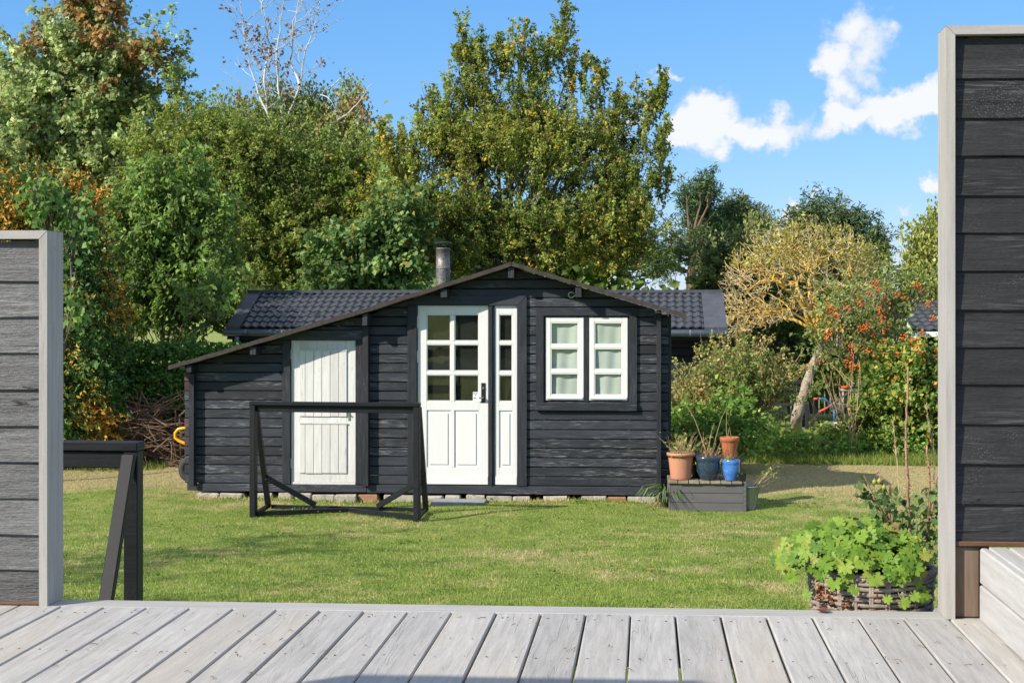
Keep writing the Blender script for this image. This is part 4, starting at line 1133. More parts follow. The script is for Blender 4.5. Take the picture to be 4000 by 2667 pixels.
# browned shoots of the same maple
mt = bpy.data.objects['maple_tree']
foliage_shoots('browned_leaves', mt, blob_world([(92, 6, 22, 16, -.3), (142, 68, 30, 10, -.5), (55, 48, 22, 8, -.6), (32, 60, 12, 6, -.4), (112, 30, 14, 10, -.6)], 28.0), 48, 7, 9, .5, .3, .10, .85, 107,
             (.105, .07, .028), (.20, .125, .048), None, hang=.9, jit=.05)

bt = tree('birch_tree', 'tall half-dead birch with white forked stems and sparse brown twigs', 'tree', 34.0, 276, (278, 132),
     [(232, 104, 28, 22), (206, 114, 16, 16), (318, 100, 34, 22), (350, 78, 10, 18), (356, 100, 9, 22), (290, 108, 30, 18), (250, 120, 40, 24), (330, 122, 34, 22), (275, 88, 16, 14), (300, 135, 50, 18), (215, 135, 24, 16)],
     1000, 22, .7, .085, .7, 111, (.085, .11, .03), (.17, .185, .06), (.23, .14, .07), bark='bark_white', r0=.11, up=.0, out=.35, rnd=.3, droop=1.1, gap=(1.4, -.5), spread=.11, acc_t=.75, twigs=60)
m = MB(); rr = random.Random(3); tips = []
def wander(a, b_, r0, r1, n=9, amp=.06, sides=6):
    a = Vector(a); b_ = Vector(b_); L = (b_ - a).length; pts = []; off = Vector((0, 0, 0))
    for i in range(n + 1):
        t = i / n; off += Vector((rr.uniform(-1, 1), rr.uniform(-1, 1), rr.uniform(-.4, .4))) * amp * L / n
        pts.append(a.lerp(b_, t) + off * (1 if 0 < i else 0))
    m.tube(pts, [r0 + (r1 - r0) * i / n for i in range(n + 1)], sides, False); return pts
stems = [((276, 150), (283, 120), (279, 95), (276, 60), (281, 20), (286, -20)), ((278, 140), (268, 115), (258, 92), (250, 65), (244, 35), (240, 0)), ((278, 140), (290, 110), (300, 85), (306, 50), (318, 15), (322, -20)),
         ((268, 112), (264, 80), (270, 45), (262, 10), (258, -15)), ((300, 85), (290, 62), (294, 30), (300, -5)), ((283, 120), (300, 100), (318, 93), (330, 98), (336, 112)), ((258, 125), (246, 112), (240, 104), (228, 100)), ((330, 125), (352, 110), (360, 100), (372, 84)), ((350, 165), (370, 163), (377, 150), (382, 142))]
for st in stems:
    pts = [W(x, y, 33.6 + rr.uniform(-.4, .4)) for x, y in st]; L = len(pts)
    fine = []
    for i in range(L - 1):
        for q in range(4): fine.append(pts[i].lerp(pts[i + 1], q / 4) + Vector((rr.uniform(-.02, .02), 0, rr.uniform(-.02, .02))))
    fine.append(pts[-1]); r_ = .044 if st is stems[0] else .031
    m.tube(fine, [max(.008, r_ * (1 - .9 * i / (len(fine) - 1))) for i in range(len(fine))], 6, False)
    if st[-1][1] < 60:
        for p in fine[5:]:
            if rr.random() < .75:
                for _ in range(2):
                    sgn = rr.choice([-1, 1]); e = p + Vector((sgn * rr.uniform(.15, .75), rr.uniform(-.4, .4), rr.uniform(.15, .8)))
                    ps = wander(p, e, .012, .003, 6, .5, 3); tips += ps[2:]
                    for q in ps[3:]:
                        if rr.random() < .4: e2 = q + Vector((rr.uniform(-.25, .25), rr.uniform(-.2, .2), rr.uniform(-.05, .35))); tips += wander(q, e2, .006, .002, 4, .4, 3)[1:]
m.build('forked_stems', M['bark_white'], bt, True)
tp = np.array([tuple(p) for p in tips]); r_ = np.random.default_rng(5); pick = r_.choice(len(tp), 240)
cl = (nz(tp[pick], 1.3, 77) > -.05); tp2 = np.repeat(tp[pick][cl], 4, 0); tp2 = tp2 + r_.normal(size=tp2.shape) * .05
leaves('withered_leaves', tp2, r_.normal(size=tp2.shape) + np.array([0, 0, -.6]), r_.normal(size=tp2.shape), .09 * (.6 + .8 * r_.random(len(tp2))), .06 * np.ones(len(tp2)), palette(tp2, r_, (.085, .05, .03), (.15, .09, .045)), M['leaf'], bt)

tree('hawthorn_tree', 'broad dense hawthorn with small green leaves behind the left outbuilding roof', 'tree', 26.5, 250, (252, 285),
     [(200, 172, 44, 34), (255, 178, 54, 36), (315, 184, 46, 34), (178, 198, 44, 42), (238, 212, 60, 52), (300, 220, 56, 52), (350, 212, 34, 40), (340, 250, 44, 44), (240, 255, 56, 40), (180, 125, 9, 14, .2), (165, 150, 26, 18), (350, 184, 22, 16), (268, 275, 60, 34), (225, 150, 14, 10), (290, 155, 22, 10)],
     0, 0, 0, .057, .72, 121, (.055, .085, .018), (.15, .18, .042), (.19, .165, .04), r0=.14, gap=(1.9, -.5), rare=(.22, .15, .05), rare_p=.03, twigs=120, acc_t=1.1, shell=.3, shoots=(2000, 7, 13, .72, .30), up=.5, out=.8, bend=.1, hang=.45, twig_mat='bark')
tree('shade_maple', 'dark green maple with broad layered leaves just behind the shed chimney', 'tree', 24.6, 372, (372, 285),
     [(352, 262, 30, 36), (385, 262, 28, 36), (395, 215, 20, 30), (372, 232, 28, 34), (340, 285, 34, 20), (400, 285, 30, 20)],
     0, 0, 0, .092, .85, 131, (.042, .078, .022), (.105, .145, .045), None, r0=.09, gap=(2.0, -.5), rare=(.2, .15, .03), rare_p=.03, shoots=(330, 7, 8, .5, .26), up=.2, out=.9, hang=.6, jit=.05, twigs=40)
hb = tree('hornbeam_tree', 'big hornbeam with yellowing leaves and upright shoots behind the shed ridge', 'tree', 26.0, 505, (505, 268),
     [(520, 178.5, 92, 66.5), (470, 150.6, 50, 47.5), (505, 135.8, 40, 30.4), (560.0, 141.3, 38, 30.4), (470, 111.6, 11, 19.0, 0, 1.3), (497, 104.1, 8, 15.2), (528, 102.3, 10, 11.4), (565.6, 93.0, 5, 24.7, 0, 1.5), (589.8, 124.6, 15, 19.0), (599.1, 152.5, 22, 26.6), (442, 158.1, 20, 32.3), (415, 195.3, 28, 34.2), (394, 191.6, 14, 24.7), (400, 232.5, 40, 47.5), (455, 229.7, 56, 49.4), (525, 239.0, 64, 43.7), (589.8, 232.5, 50, 43.7), (617.7, 201.8, 26, 28.5), (630.7, 236.2, 24, 36.1), (649.3, 152.5, 5, 26.6, 0, 1.2), (640.0, 180.4, 9, 17.1), (615.8, 257.6, 40, 32.3), (560.0, 264.1, 60, 28.5), (420, 271.5, 50, 26.6), (484, 266.9, 60, 24.7), (448, 108.8, 9, 15.2), (455, 122.7, 12, 22.8)],
     0, 0, 0, .050, .62, 141, (.062, .092, .019), (.165, .185, .042), (.32, .235, .035), r0=.17, up=.85, out=.7, rnd=.28, bend=.3, gap=(2.0, -.30), rare=(.30, .16, .03), rare_p=.03, twigs=150, acc_t=.85, acc_scale=1.7, acc_p=.55, shell=.15, shoots=(2450, 8, 13, .62, .24), shrink=.76, jit=.022, hang=.2, twig_mat='bark', tone=.26)
# long upright shoots standing out of the hornbeam's outline
P_ = []; D_ = []
rs = np.random.default_rng(8)
tips_px = [(466, 36), (448, 98), (478, 52), (497, 50), (512, 48), (524, 46), (535, 56), (566, 24), (562, 42), (575, 62), (586, 70), (601, 78), (618, 104), (624, 115), (668, 92), (660, 105), (650, 120), (668, 135), (432, 112), (420, 130), (407, 135), (395, 138), (379, 135), (385, 150), (664, 160), (672, 180), (640, 100), (548, 58), (458, 60), (470, 70), (606, 95), (613, 130)]
bl_s = []
for (x, y) in tips_px:
    for q in range(9):
        t = q / 8.; c = W(x - (x - 525) * .10 * t + rs.normal() * 1.2, y + 34 * t, 26 + rs.normal() * .25); s = F / 26
        bl_s.append((np.array(c), np.array([2.4 + 3.5 * t] * 3) / s, 1.0))
foliage_shoots('upright_shoots', hb, bl_s, 420, 6, 9, .36, .16, .062, .62, 149, (.060, .088, .018), (.165, .180, .040), (.30, .22, .035), up=1.3, out=.2, rnd=.22, shell=.0, jit=.02, twig_mat='bark', shrink=1.0)

# lilac, hedge, thuja on the left
tree('lilac_shrub', 'large rounded lilac bush with heart-shaped leaves left of the shed', 'shrub', 21.9, 165, (165, 350),
     [(160, 235, 46, 36), (195, 245, 38, 36), (140, 280, 40, 46), (182, 288, 38, 44), (204, 298, 20, 30), (150, 318, 42, 22), (190, 328, 34, 14), (130, 335, 24, 12), (165, 340, 40, 8), (175, 210, 28, 12), (130, 230, 18, 22), (221, 318, 8, 9, -1.3), (212, 305, 12, 20, -1.0)],
     0, 0, 0, .092, .52, 151, (.040, .078, .017), (.098, .145, .034), None, r0=.06, up=.9, out=.55, rnd=.3, gap=(2.2, -.6), rare=(.16, .2, .06), rare_p=.06, twigs=60, bark='bark', shell=.35, shoots=(620, 7, 8, .62, .22), hang=1.0, jit=.04, twig_mat='bark')
tree('sunlit_shrub', 'pale yellow-green shrub top between the lilac and the outbuilding roof', 'shrub', 23.0, 236, (236, 330),
     [(238, 290, 13, 16), (245, 302, 8, 10), (228, 280, 10, 10)], 150, 10, .2, .075, .7, 155, (.16, .20, .05), (.28, .28, .09), None, r0=.03, twigs=40)
tree('thuja_conifer', 'dark conifer with orange-tipped sprays behind the left screen', 'tree', 19.4, 70, (72, 250),
     [(82, 270, 30, 50), (92, 320, 26, 46), (80, 370, 36, 56), (88, 410, 30, 32), (40, 240, 44, 50), (20, 205, 40, 34), (60, 210, 40, 34), (60, 320, 50, 70), (30, 400, 60, 50), (-20, 300, 50, 100), (70, 425, 50, 20)],
     3600, 16, .24, .070, .42, 161, (.022, .055, .016), (.055, .10, .026), (.25, .135, .022), mat='needle', r0=.10, up=.05, out=.8, rnd=.4, gap=(2.6, -.5), acc_scale=2.6, acc_t=.18, acc_p=.8, spread=.055, shell=.6, twigs=120, bark='bark_dark')
tree('maple_sapling', 'young maple with large lobed leaves beside the left screen post', 'tree', 18.2, 58, (62, 330),
     [(70, 232, 12, 20), (60, 208, 24, 8), (76, 300, 12, 9), (40, 196, 20, 8)],
     70, 11, .20, .085, .9, 171, (.045, .09, .022), (.12, .175, .05), (.28, .20, .04), r0=.03, gap=None, droop=.5, acc_t=1.15, twigs=70)

def hedge(name, label, x0, x1, y0, y1, z1, n, L, seed, base, alt, accent=None, mat='leaf', bulge=.10, **pal):
    t = thing(name, label, 'hedge', ((x0 + x1) / 2, (y0 + y1) / 2, 0))
    r = np.random.default_rng(seed)
    a = r.random(n); u = r.random(n); w = r.random(n)
    P = np.zeros((n, 3)); N = np.zeros((n, 3))
    A = np.array([(x1 - x0) * z1, (x1 - x0) * (y1 - y0), (y1 - y0) * z1 * 2]); A = A / A.sum()
    f = a < A[0]; P[f] = np.stack([x0 + (x1 - x0) * u[f], 0 * u[f] + y0, z1 * w[f]], 1); N[f] = (0, -1, .2)
    f = (a >= A[0]) & (a < A[0] + A[1]); P[f] = np.stack([x0 + (x1 - x0) * u[f], y0 + (y1 - y0) * w[f], 0 * u[f] + z1], 1); N[f] = (0, -.2, 1)
    f = a >= A[0] + A[1]; sd = r.random(n) < .5; P[f] = np.stack([np.where(sd[f], x0, x1), y0 + (y1 - y0) * u[f], z1 * w[f]], 1); N[f] = np.stack([np.where(sd[f], -1., 1.), 0 * u[f], .2 + 0 * u[f]], 1)
    P += unit(N) * (bulge * nz(P, 2.0, seed)[:, None] + (r.random(n)[:, None] ** 2 - .75) * .22)
    T = N * .3 + r.normal(size=(n, 3)); Nn = N * 1.0 + r.normal(size=(n, 3)) * .7
    Ls = L * (.6 + .8 * r.random(n)); leaves('foliage', P, T, Nn, Ls, Ls * .65, palette(P, r, base, alt, accent, seed=seed, **pal), M[mat], t)
    m = MB(); rr_ = random.Random(seed)
    for i in range(int((x1 - x0) / .12)):
        x = x0 + .06 + i * .12
        m.tube([(x, (y0 + y1) / 2 + rr_.uniform(-.1, .1), 0), (x + rr_.uniform(-.1, .1), (y0 + y1) / 2 + rr_.uniform(-.15, .15), z1 * .92)], [.016, .006], 4, False)
    m.box(x0 + .22, x1 - .22, y0 + .24, y1 - .2, .02, z1 - .24)  # solid dark core added to stop light passing through the leaves
    m.build('stems', M['bark_dark'], t)  # stems together with the added light-blocking core
    return t
hedge('clipped_hedge', 'clipped dark green box-shaped hedge behind the brush pile', XP(96, 20.3), XP(240, 20.3), 20.3, 20.95, ZP(347, 170, 20.3), 26000, .055, 181, (.035, .085, .018), (.085, .15, .032), rare=(.16, .2, .06), rare_p=.04)

# brush pile
def brush_pile():
    c = Vector((XP(150, 19.8), 19.9, 0)); t = thing('brush_pile', 'heap of dry brown branches in front of the clipped hedge', 'brush pile', c)
    rr = random.Random(6); m = MB()
    for i in range(620):
        a = rr.uniform(0, 6.28); q = rr.random() ** .5; hx = .95 * q * math.cos(a); hy = .6 * q * math.sin(a)
        top = .92 * max(0, 1 - (abs(hx) / 1.0) ** 1.7 - .25 * (hy / .6) ** 2)
        p = c + Vector((hx, hy, rr.uniform(.02, max(.06, top))))
        dr = Vector((rr.gauss(.5, .8), rr.gauss(0, .5), rr.gauss(-.1, .35))).normalized(); L = rr.uniform(.25, .75)
        k1 = Vector((rr.gauss(0, 1), rr.gauss(0, 1), rr.gauss(0, 1))) * L * .09
        pts = [p - dr * L * .5, p + k1, p + dr * L * .5]; pts = [Vector((x.x, x.y, max(.01, x.z))) for x in pts]
        r0 = rr.uniform(.004, .011); m.tube(pts, [r0, r0 * .85, r0 * .45], 4, False)
    for i in range(16):     # long branches sticking out
        p = c + Vector((rr.uniform(-.5, .6), rr.uniform(-.3, .2), rr.uniform(.45, .8))); e = p + Vector((rr.uniform(-.3, 1.0), rr.uniform(-.4, .1), rr.uniform(.05, .6)))
        m.tube([p, p.lerp(e, .5) + Vector((0, 0, rr.uniform(-.1, .12))), e], [.013, .009, .004], 5, False)
    m.build('twigs', M['brush'], t)['kind'] = 'stuff'
brush_pile()

# backdrop of woodland closing the horizon behind the garden trees
def treeline(name, label, specs, seed, n, L, base, alt, Y):
    bl = blob_world(specs, Y, .6); P, D, k, r = sprays(bl, n, seed, .35, .3, .7, .5, 0, (.5, -.75))
    per = 11; C = (P[:, None, :] + r.normal(size=(len(P), per, 3)) * .38).reshape(-1, 3); q = len(C)
    Ls = L * (.6 + .8 * r.random(q))
    o = leaves(name, C, r.normal(size=(q, 3)), r.normal(size=(q, 3)) + np.array([-.2, -.4, .5]), Ls, Ls * .7, palette(C, r, base, alt, seed=seed), M['leaf'], None)
    tag(o, label, 'woodland', None, 'stuff')
treeline('far_woodland', 'distant mixed woodland closing the view behind the gardens',
         [(x, 322 + 6 * math.sin(x * .05), 44, 22 + 6 * math.sin(x * .031 + 1)) for x in range(590, 1010, 36)] + [(x, 215 + 14 * math.sin(x * .043), 56, 80) for x in range(-60, 400, 46)] + [(x, 262, 40, 60) for x in range(400, 640, 40)], 191, 2600, .36, (.045, .075, .018), (.11, .135, .035), 48.0)

# ------------------------------------------------------------------ trees on the right
tree('pine_tree', 'dark green pine with bare reddish stems right of the hornbeam', 'tree', 44.0, 690, (692, 238),
     [(690, 200, 18, 14), (706, 190, 9, 10), (714, 198, 9, 12), (686, 222, 22, 14), (712, 218, 12, 14), (672, 240, 20, 18), (700, 242, 20, 10), (664, 268, 18, 14), (706, 262, 16, 8), (655, 215, 16, 18)],
     560, 28, .42, .18, .14, 201, (.038, .068, .028), (.095, .12, .048), None, mat='needle', bark='bark_pine', r0=.17, up=.8, rnd=.35, out=.4, gap=(1.1, -.02), spread=.14, twigs=90, twig=.02, shell=.2)
tree('twin_stem_pine', 'second bare reddish pine stem with a flat dark top', 'tree', 45.0, 700, (701, 225), [(698, 208, 16, 14), (704, 232, 14, 8)],
     160, 26, .5, .20, .16, 203, (.020, .048, .020), (.05, .08, .03), None, mat='needle', bark='bark_pine', r0=.14, up=.8, rnd=.35, out=.4, gap=None, spread=.16, twigs=30, twig=.02)
tree('stone_pine', 'low broad pine crown between the two weeping birches', 'tree', 46.0, 738, (738, 250), [(738, 220, 16, 14), (726, 228, 14, 14), (752, 230, 14, 12)],
     230, 26, .42, .19, .15, 205, (.035, .065, .027), (.085, .11, .045), None, mat='needle', bark='bark_pine', r0=.15, up=.9, rnd=.35, out=.3, gap=None, spread=.15, twigs=40, twig=.02)
tree('weeping_birch', 'small weeping birch with a bare arching tip above the outbuilding roof end', 'tree', 36.0, 742, (748, 225),
     [(765, 212, 11, 9), (774, 222, 8, 12), (752, 216, 7, 8), (738, 248, 26, 22), (722, 262, 20, 30), (755, 255, 18, 24), (735, 285, 26, 26)],
     420, 20, .6, .10, .6, 211, (.085, .105, .035), (.17, .18, .065), None, bark='bark_pine', r0=.06, up=.0, out=.3, rnd=.3, droop=1.2, gap=(1.4, -.5), spread=.10, twigs=60)
tree('spruce_tree', 'dark spruce with brown cones rising behind the lichen covered tree', 'tree', 43.0, 830, (826, 215),
     [(818, 206, 15, 10), (832, 222, 26, 14), (808, 226, 18, 14), (850, 238, 26, 16), (868, 240, 9, 5), (836, 258, 40, 22), (876, 244, 7, 4), (864, 232, 12, 6), (800, 245, 16, 22)],
     700, 24, .5, .17, .2, 221, (.030, .058, .025), (.075, .095, .04), (.14, .085, .04), mat='needle', bark='bark_dark', r0=.16, up=.1, rnd=.35, out=.6, droop=.2, gap=(1.0, -.35), spread=.16, acc_t=.8, acc_scale=.7, twigs=50, twig=.02)
tree('drooping_birch', 'birch with long drooping foliage beside the tall right screen', 'tree', 37.0, 935, (936, 225),
     [(928, 222, 12, 12), (942, 214, 14, 16), (916, 246, 12, 16), (934, 260, 16, 26), (908, 225, 5, 7), (950, 245, 22, 40), (925, 290, 24, 18)],
     430, 20, .7, .11, .6, 231, (.11, .13, .030), (.20, .20, .055), None, bark='bark_white', r0=.08, up=.0, out=.3, rnd=.25, droop=1.3, gap=(1.4, -.55), spread=.11, twigs=40)
tree('olive_willow', 'grey-green bushy tree behind the end of the outbuilding roof', 'tree', 29.0, 730, (732, 320),
     [(725, 300, 18, 40), (740, 270, 18, 26), (748, 320, 18, 34), (715, 325, 16, 26), (770, 330, 24, 22), (700, 268, 14, 8)], 700, 14, .36, .095, .6, 241, (.050, .070, .025), (.115, .135, .045), None, r0=.08, twigs=30, shoots=(330, 7, 9, .6, .26), hang=.5)
tree('dark_thicket', 'dark leafy bushes filling the gap behind the lichen tree trunk', 'shrub', 28.4, 840, (842, 340),
     [(812, 368, 18, 16), (838, 330, 26, 34), (865, 335, 26, 30), (845, 372, 50, 26), (790, 378, 24, 14), (790, 300, 24, 24), (860, 285, 22, 20)], 1500, 13, .36, .085, .7, 243, (.06, .09, .02), (.13, .155, .038), None, r0=.06, twigs=30, shoots=(420, 7, 9, .5, .26), hang=.5)

# lichen covered bare tree
def lichen_tree():
    Y = 24.8; base = G(795, 432.5); fork = W(821, 343, Y)
    t = thing('lichen_tree', 'leaning bare tree with an umbrella of orange lichen covered branches', 'tree', base)
    rr = random.Random(17)
    pts = [base + Vector((0, 0, -.05)), W(797, 415, Y), W(803, 395, Y), W(810, 372, Y), W(819, 352, Y), fork]
    rad = [.110, .092, .080, .074, .074, .062]
    # swelling and ridges along the stem
    fine = []; fr = []
    for i in range(len(pts) - 1):
        for q in range(4): fine.append(pts[i].lerp(pts[i + 1], q / 4) + Vector((rr.uniform(-.008, .008), rr.uniform(-.01, .01), 0))); fr.append((rad[i] + (rad[i + 1] - rad[i]) * q / 4) * rr.uniform(.94, 1.07))
    fine.append(pts[-1]); fr.append(rad[-1])
    MB().tube(fine, fr, 12).build('trunk', M['bark_pale'], t, True)
    big = MB(); small = MB(); tips = []
    cen = W(806, 300, Y); s = F / DEP(cen.x, Y); RX, RZ = 82 / s, 76 / s
    rg = np.random.default_rng(29)
    def targets(n, lo, hi):
        out = []
        while len(out) < n:
            d = unit(rg.normal(size=(1, 3)))[0]
            if d[2] < -.55: continue
            q = lo + (hi - lo) * rg.random() ** .6
            z = d[2] * RZ * q if d[2] > 0 else d[2] * RZ * q * (.35 + .65 * abs(d[0]))
            out.append(Vector((cen.x + d[0] * RX * q, cen.y + d[1] * RX * .9 * q, cen.z + z)))
        return out
    nodes = [(fork + Vector((0, 0, -.05)), .06), (fork, .055)]
    def level(tg, r0, r1, mb, sides, sag, jit, seg=6):
        new = []
        NP = np.array([tuple(n[0]) for n in nodes]); NR = np.array([n[1] for n in nodes])
        for e in tg:
            # branch off a node lying nearer the fork than the target
            dd = np.linalg.norm(NP - np.array(e), axis=1) + .35 * np.linalg.norm(NP - np.array(fork), axis=1)
            k = int(np.argmin(dd + rg.random(len(NP)) * .04)); a = Vector(NP[k]); L = (e - a).length
            mid = a.lerp(e, .5) + Vector((rg.normal(), rg.normal(), rg.normal() * .6)) * jit * L + Vector((0, 0, sag * L)); pts = []; off = Vector((0, 0, 0))
            rr0 = min(r0, NR[k] * .85)
            for i in range(seg + 1):
                t_ = i / seg; off = off + Vector((rg.normal(), rg.normal(), rg.normal())) * .035 * L
                pts.append(a * (1 - t_) ** 2 + mid * 2 * t_ * (1 - t_) + e * t_ * t_ + off * (1 if i else 0))
            rad = [rr0 + (r1 - rr0) * i / seg for i in range(seg + 1)]
            mb.tube(pts, rad, sides, False); new += [(pts[i], rad[i]) for i in range(1, seg + 1)]
        nodes.extend(new); return new
    level(targets(13, .45, .7), .040, .016, big, 6, .12, .12)
    level(targets(60, .6, .9), .020, .010, big, 5, .06, .14)
    level(targets(240, .6, .98), .0105, .0065, big, 4, .02, .16, 5)
    level(targets(900, .62, 1.04), .0075, .005, small, 3, -.02, .18, 4)
    tips = [n[0] for n in level(targets(2300, .66, 1.12), .0052, .0036, small, 3, -.04, .2, 3)]
    big.build('lichen_branches', M['lichen'], t, True); small.build('twigs', M['twig'], t)
    T = np.array([tuple(x) for x in tips]); r = np.random.default_rng(3)
    top = T[(T[:, 2] > cen.z + .55) & (r.random(len(T)) < .25)]; low = T[r.random(len(T)) < .03]; Q = np.repeat(np.concatenate([top, low]), 3, 0); Q = Q + r.normal(size=Q.shape) * .045
    leaves('sparse_leaves', Q, r.normal(size=Q.shape), r.normal(size=Q.shape) + np.array([0, -.3, .6]), .07 * (.6 + .7 * r.random(len(Q))), .045 * np.ones(len(Q)), palette(Q, r, (.13, .13, .035), (.23, .20, .05)), M['leaf'], t)
lichen_tree()

# red-berried rowan
def berries(parent, P, n_per, r, spread, rad, c0, c1):
    octv = np.array([(1, 0, 0), (-1, 0, 0), (0, 1, 0), (0, -1, 0), (0, 0, 1), (0, 0, -1)], float); octf = np.array([(0, 2, 4), (2, 1, 4), (1, 3, 4), (3, 0, 4), (2, 0, 5), (1, 2, 5), (3, 1, 5), (0, 3, 5)])
    C = (P[:, None, :] + r.normal(size=(len(P), n_per, 3)) * spread).reshape(-1, 3); n = len(C)
    V = (C[:, None, :] + octv[None] * (rad * (.8 + .5 * r.random(n)))[:, None, None]).reshape(-1, 3)
    Fi = (octf[None] + (np.arange(n) * 6)[:, None, None]).reshape(-1, 3)
    t = r.random(n)[:, None]; col = np.array(c0) * (1 - t) + np.array(c1) * t
    np_mesh('berries', V, Fi, M['fruit'], np.repeat(col, 6, 0), parent, True)['kind'] = 'stuff'
rw_bl = [(858, 312, 34, 28), (884, 294, 24, 18), (845, 340, 34, 24), (878, 335, 26, 20), (830, 360, 18, 14), (922, 288, 12, 8)]
rw = tree('rowan_tree', 'open rowan tree hung with orange-red berry clusters', 'tree', 22.6, 880, (882, 380), rw_bl, 620, 11, .34, .075, .5, 251, (.075, .105, .030), (.17, .19, .06), None, r0=.05, twigs=260, gap=(2.4, -.1), spread=.10, bark='bark_pale', twig=.008)
r_ = np.random.default_rng(13); Pb, Db, kb, _ = sprays(blob_world(rw_bl + [(905, 310, 28, 26), (850, 330, 30, 34)], 22.2), 52, 257, .6)
berries(rw, Pb, 13, r_, .030, .015, (.55, .10, .018), (.68, .19, .03))

# mixed hedge with reddening leaves on the right
hedge_r = tree('mixed_hedge', 'tall leafy hedge turning red and orange beside the right screen', 'hedge', 22.0, 895, (895, 400),
     [(870, 390, 34, 20), (905, 386, 38, 17), (935, 384, 26, 17), (880, 410, 38, 26), (915, 405, 40, 30), (945, 400, 26, 36), (862, 425, 26, 16), (900, 432, 44, 16), (850, 395, 16, 20), (940, 440, 30, 14)],
     0, 0, 0, .078, .75, 261, (.050, .088, .018), (.145, .18, .04), (.36, .11, .028), r0=.04, gap=(2.6, -.6), acc_scale=2.0, acc_t=.75, acc_p=.7, rare=(.33, .25, .05), rare_p=.08, twigs=40, shell=.45, shoots=(620, 7, 8, .42, .24), up=.3, hang=.5, jit=.035)
tree('bramble_thicket', 'wild thicket of brambles and dry stems right of the shed', 'shrub', 20.5, 720, (722, 410),
     [(716, 406, 16, 14), (740, 396, 22, 18), (694, 422, 12, 12), (728, 420, 30, 16), (762, 402, 16, 16), (684, 434, 8, 12), (742, 382, 12, 6)],
     0, 0, 0, .05, .6, 271, (.085, .11, .030), (.19, .20, .06), (.28, .185, .085), r0=.03, gap=(2.4, -.5), acc_scale=1.6, acc_t=.35, acc_p=.7, up=.9, twigs=160, shell=.1, twig=.007, bark='cane', shoots=(330, 7, 8, .55, .2), hang=.3, twig_mat='cane')
tree('bright_nettles', 'fresh green leafy undergrowth just behind the flower pots', 'shrub', 19.6, 715, (716, 425),
     [(690, 432, 18, 16), (712, 436, 18, 14), (735, 434, 18, 18), (728, 410, 6, 14), (752, 442, 16, 8), (676, 428, 4, 16), (745, 420, 8, 10)],
     240, 10, .26, .075, .75, 281, (.07, .12, .025), (.165, .225, .055), None, mat='leaf_soft', r0=.02, gap=None, up=.6, twigs=90, shell=.2, twig=.006, bark='cane')
tree('low_weeds', 'low green weeds along the back edge of the lawn at the right', 'shrub', 21.6, 820, (820, 440),
     [(768, 446, 20, 6), (800, 449, 26, 5), (835, 449, 26, 5), (868, 449, 22, 5), (905, 450, 26, 5)],
     230, 9, .22, .07, .6, 291, (.07, .13, .022), (.15, .23, .05), None, mat='leaf_soft', r0=.015, gap=None, up=.8, twigs=60, shell=.0, twig=.005, bark='cane')
tall_grass('rough_grass', 12000, XP(745, 20.8), XP(960, 20.8), 20.6, 22.4, .05, .17, 'longer green grass at the back edge of the lawn', 61)
tall_grass('hedge_foot_grass', 5000, XP(60, 20.5), XP(190, 20.5), 19.2, 21.4, .04, .14, 'ragged grass along the foot of the left hedge', 62)
# dry canes standing among the shrubs
def canes():
    t = thing('dry_canes', 'pale dry plant stems standing up in front of the lichen tree', 'plant', G(800, 445)); rr = random.Random(23); m = MB()
    for i in range(46):
        px = rr.choice([rr.gauss(770, 14), rr.gauss(830, 22), rr.gauss(856, 8)]); Y = rr.uniform(21.4, 23.4); b = Vector((XP(px, Y), Y, 0)); h = rr.uniform(.5, 1.5)
        l = Vector((rr.gauss(0, .22), rr.gauss(0, .1), 1)) * h
        m.tube([b, b + l * .5 + Vector((rr.gauss(0, .04), 0, 0)), b + l + Vector((rr.gauss(0, .1), 0, 0))], [.009, .007, .003], 4, False)
        if rr.random() < .5:
            q = b + l * rr.uniform(.4, .8); m.tube([q, q + Vector((rr.uniform(-.4, .4), rr.uniform(-.1, .1), rr.uniform(.1, .4)))], [.005, .002], 3, False)
    m.build('stems', M['cane'], t)['kind'] = 'stuff'
canes()

# clover and broad-leaved weeds in patches through the turf
def clover():
    r = np.random.default_rng(71); n = 230
    cx_ = r.uniform(-5, 3.2, n); cy_ = 8.5 + 8.5 * r.random(n) ** .8; k = 16
    P = np.stack([np.repeat(cx_, k) + r.normal(size=n * k) * .07, np.repeat(cy_, k) + r.normal(size=n * k) * .07, np.zeros(n * k)], 1)
    P[:, 2] = ground_z(P[:, 0], P[:, 1]) + r.uniform(.008, .03, n * k)
    T = r.normal(size=P.shape) * np.array([1, 1, .25]); N = np.array([0, 0, 1.0]) + r.normal(size=P.shape) * .25
    Ls = r.uniform(.018, .035, n * k); t = np.repeat(r.random(n), k)[:, None]
    col = np.array([.10, .19, .035]) * (1 - t) + np.array([.20, .29, .06]) * t
    o = leaves('clover', P, T, N, Ls, Ls * .8, col * (1 + .15 * r.normal(size=(n * k, 1))), M['leaf_soft'], None, .05)
    tag(o, 'small clover and weed leaves scattered through the lawn', 'weeds', None, 'stuff')
clover()

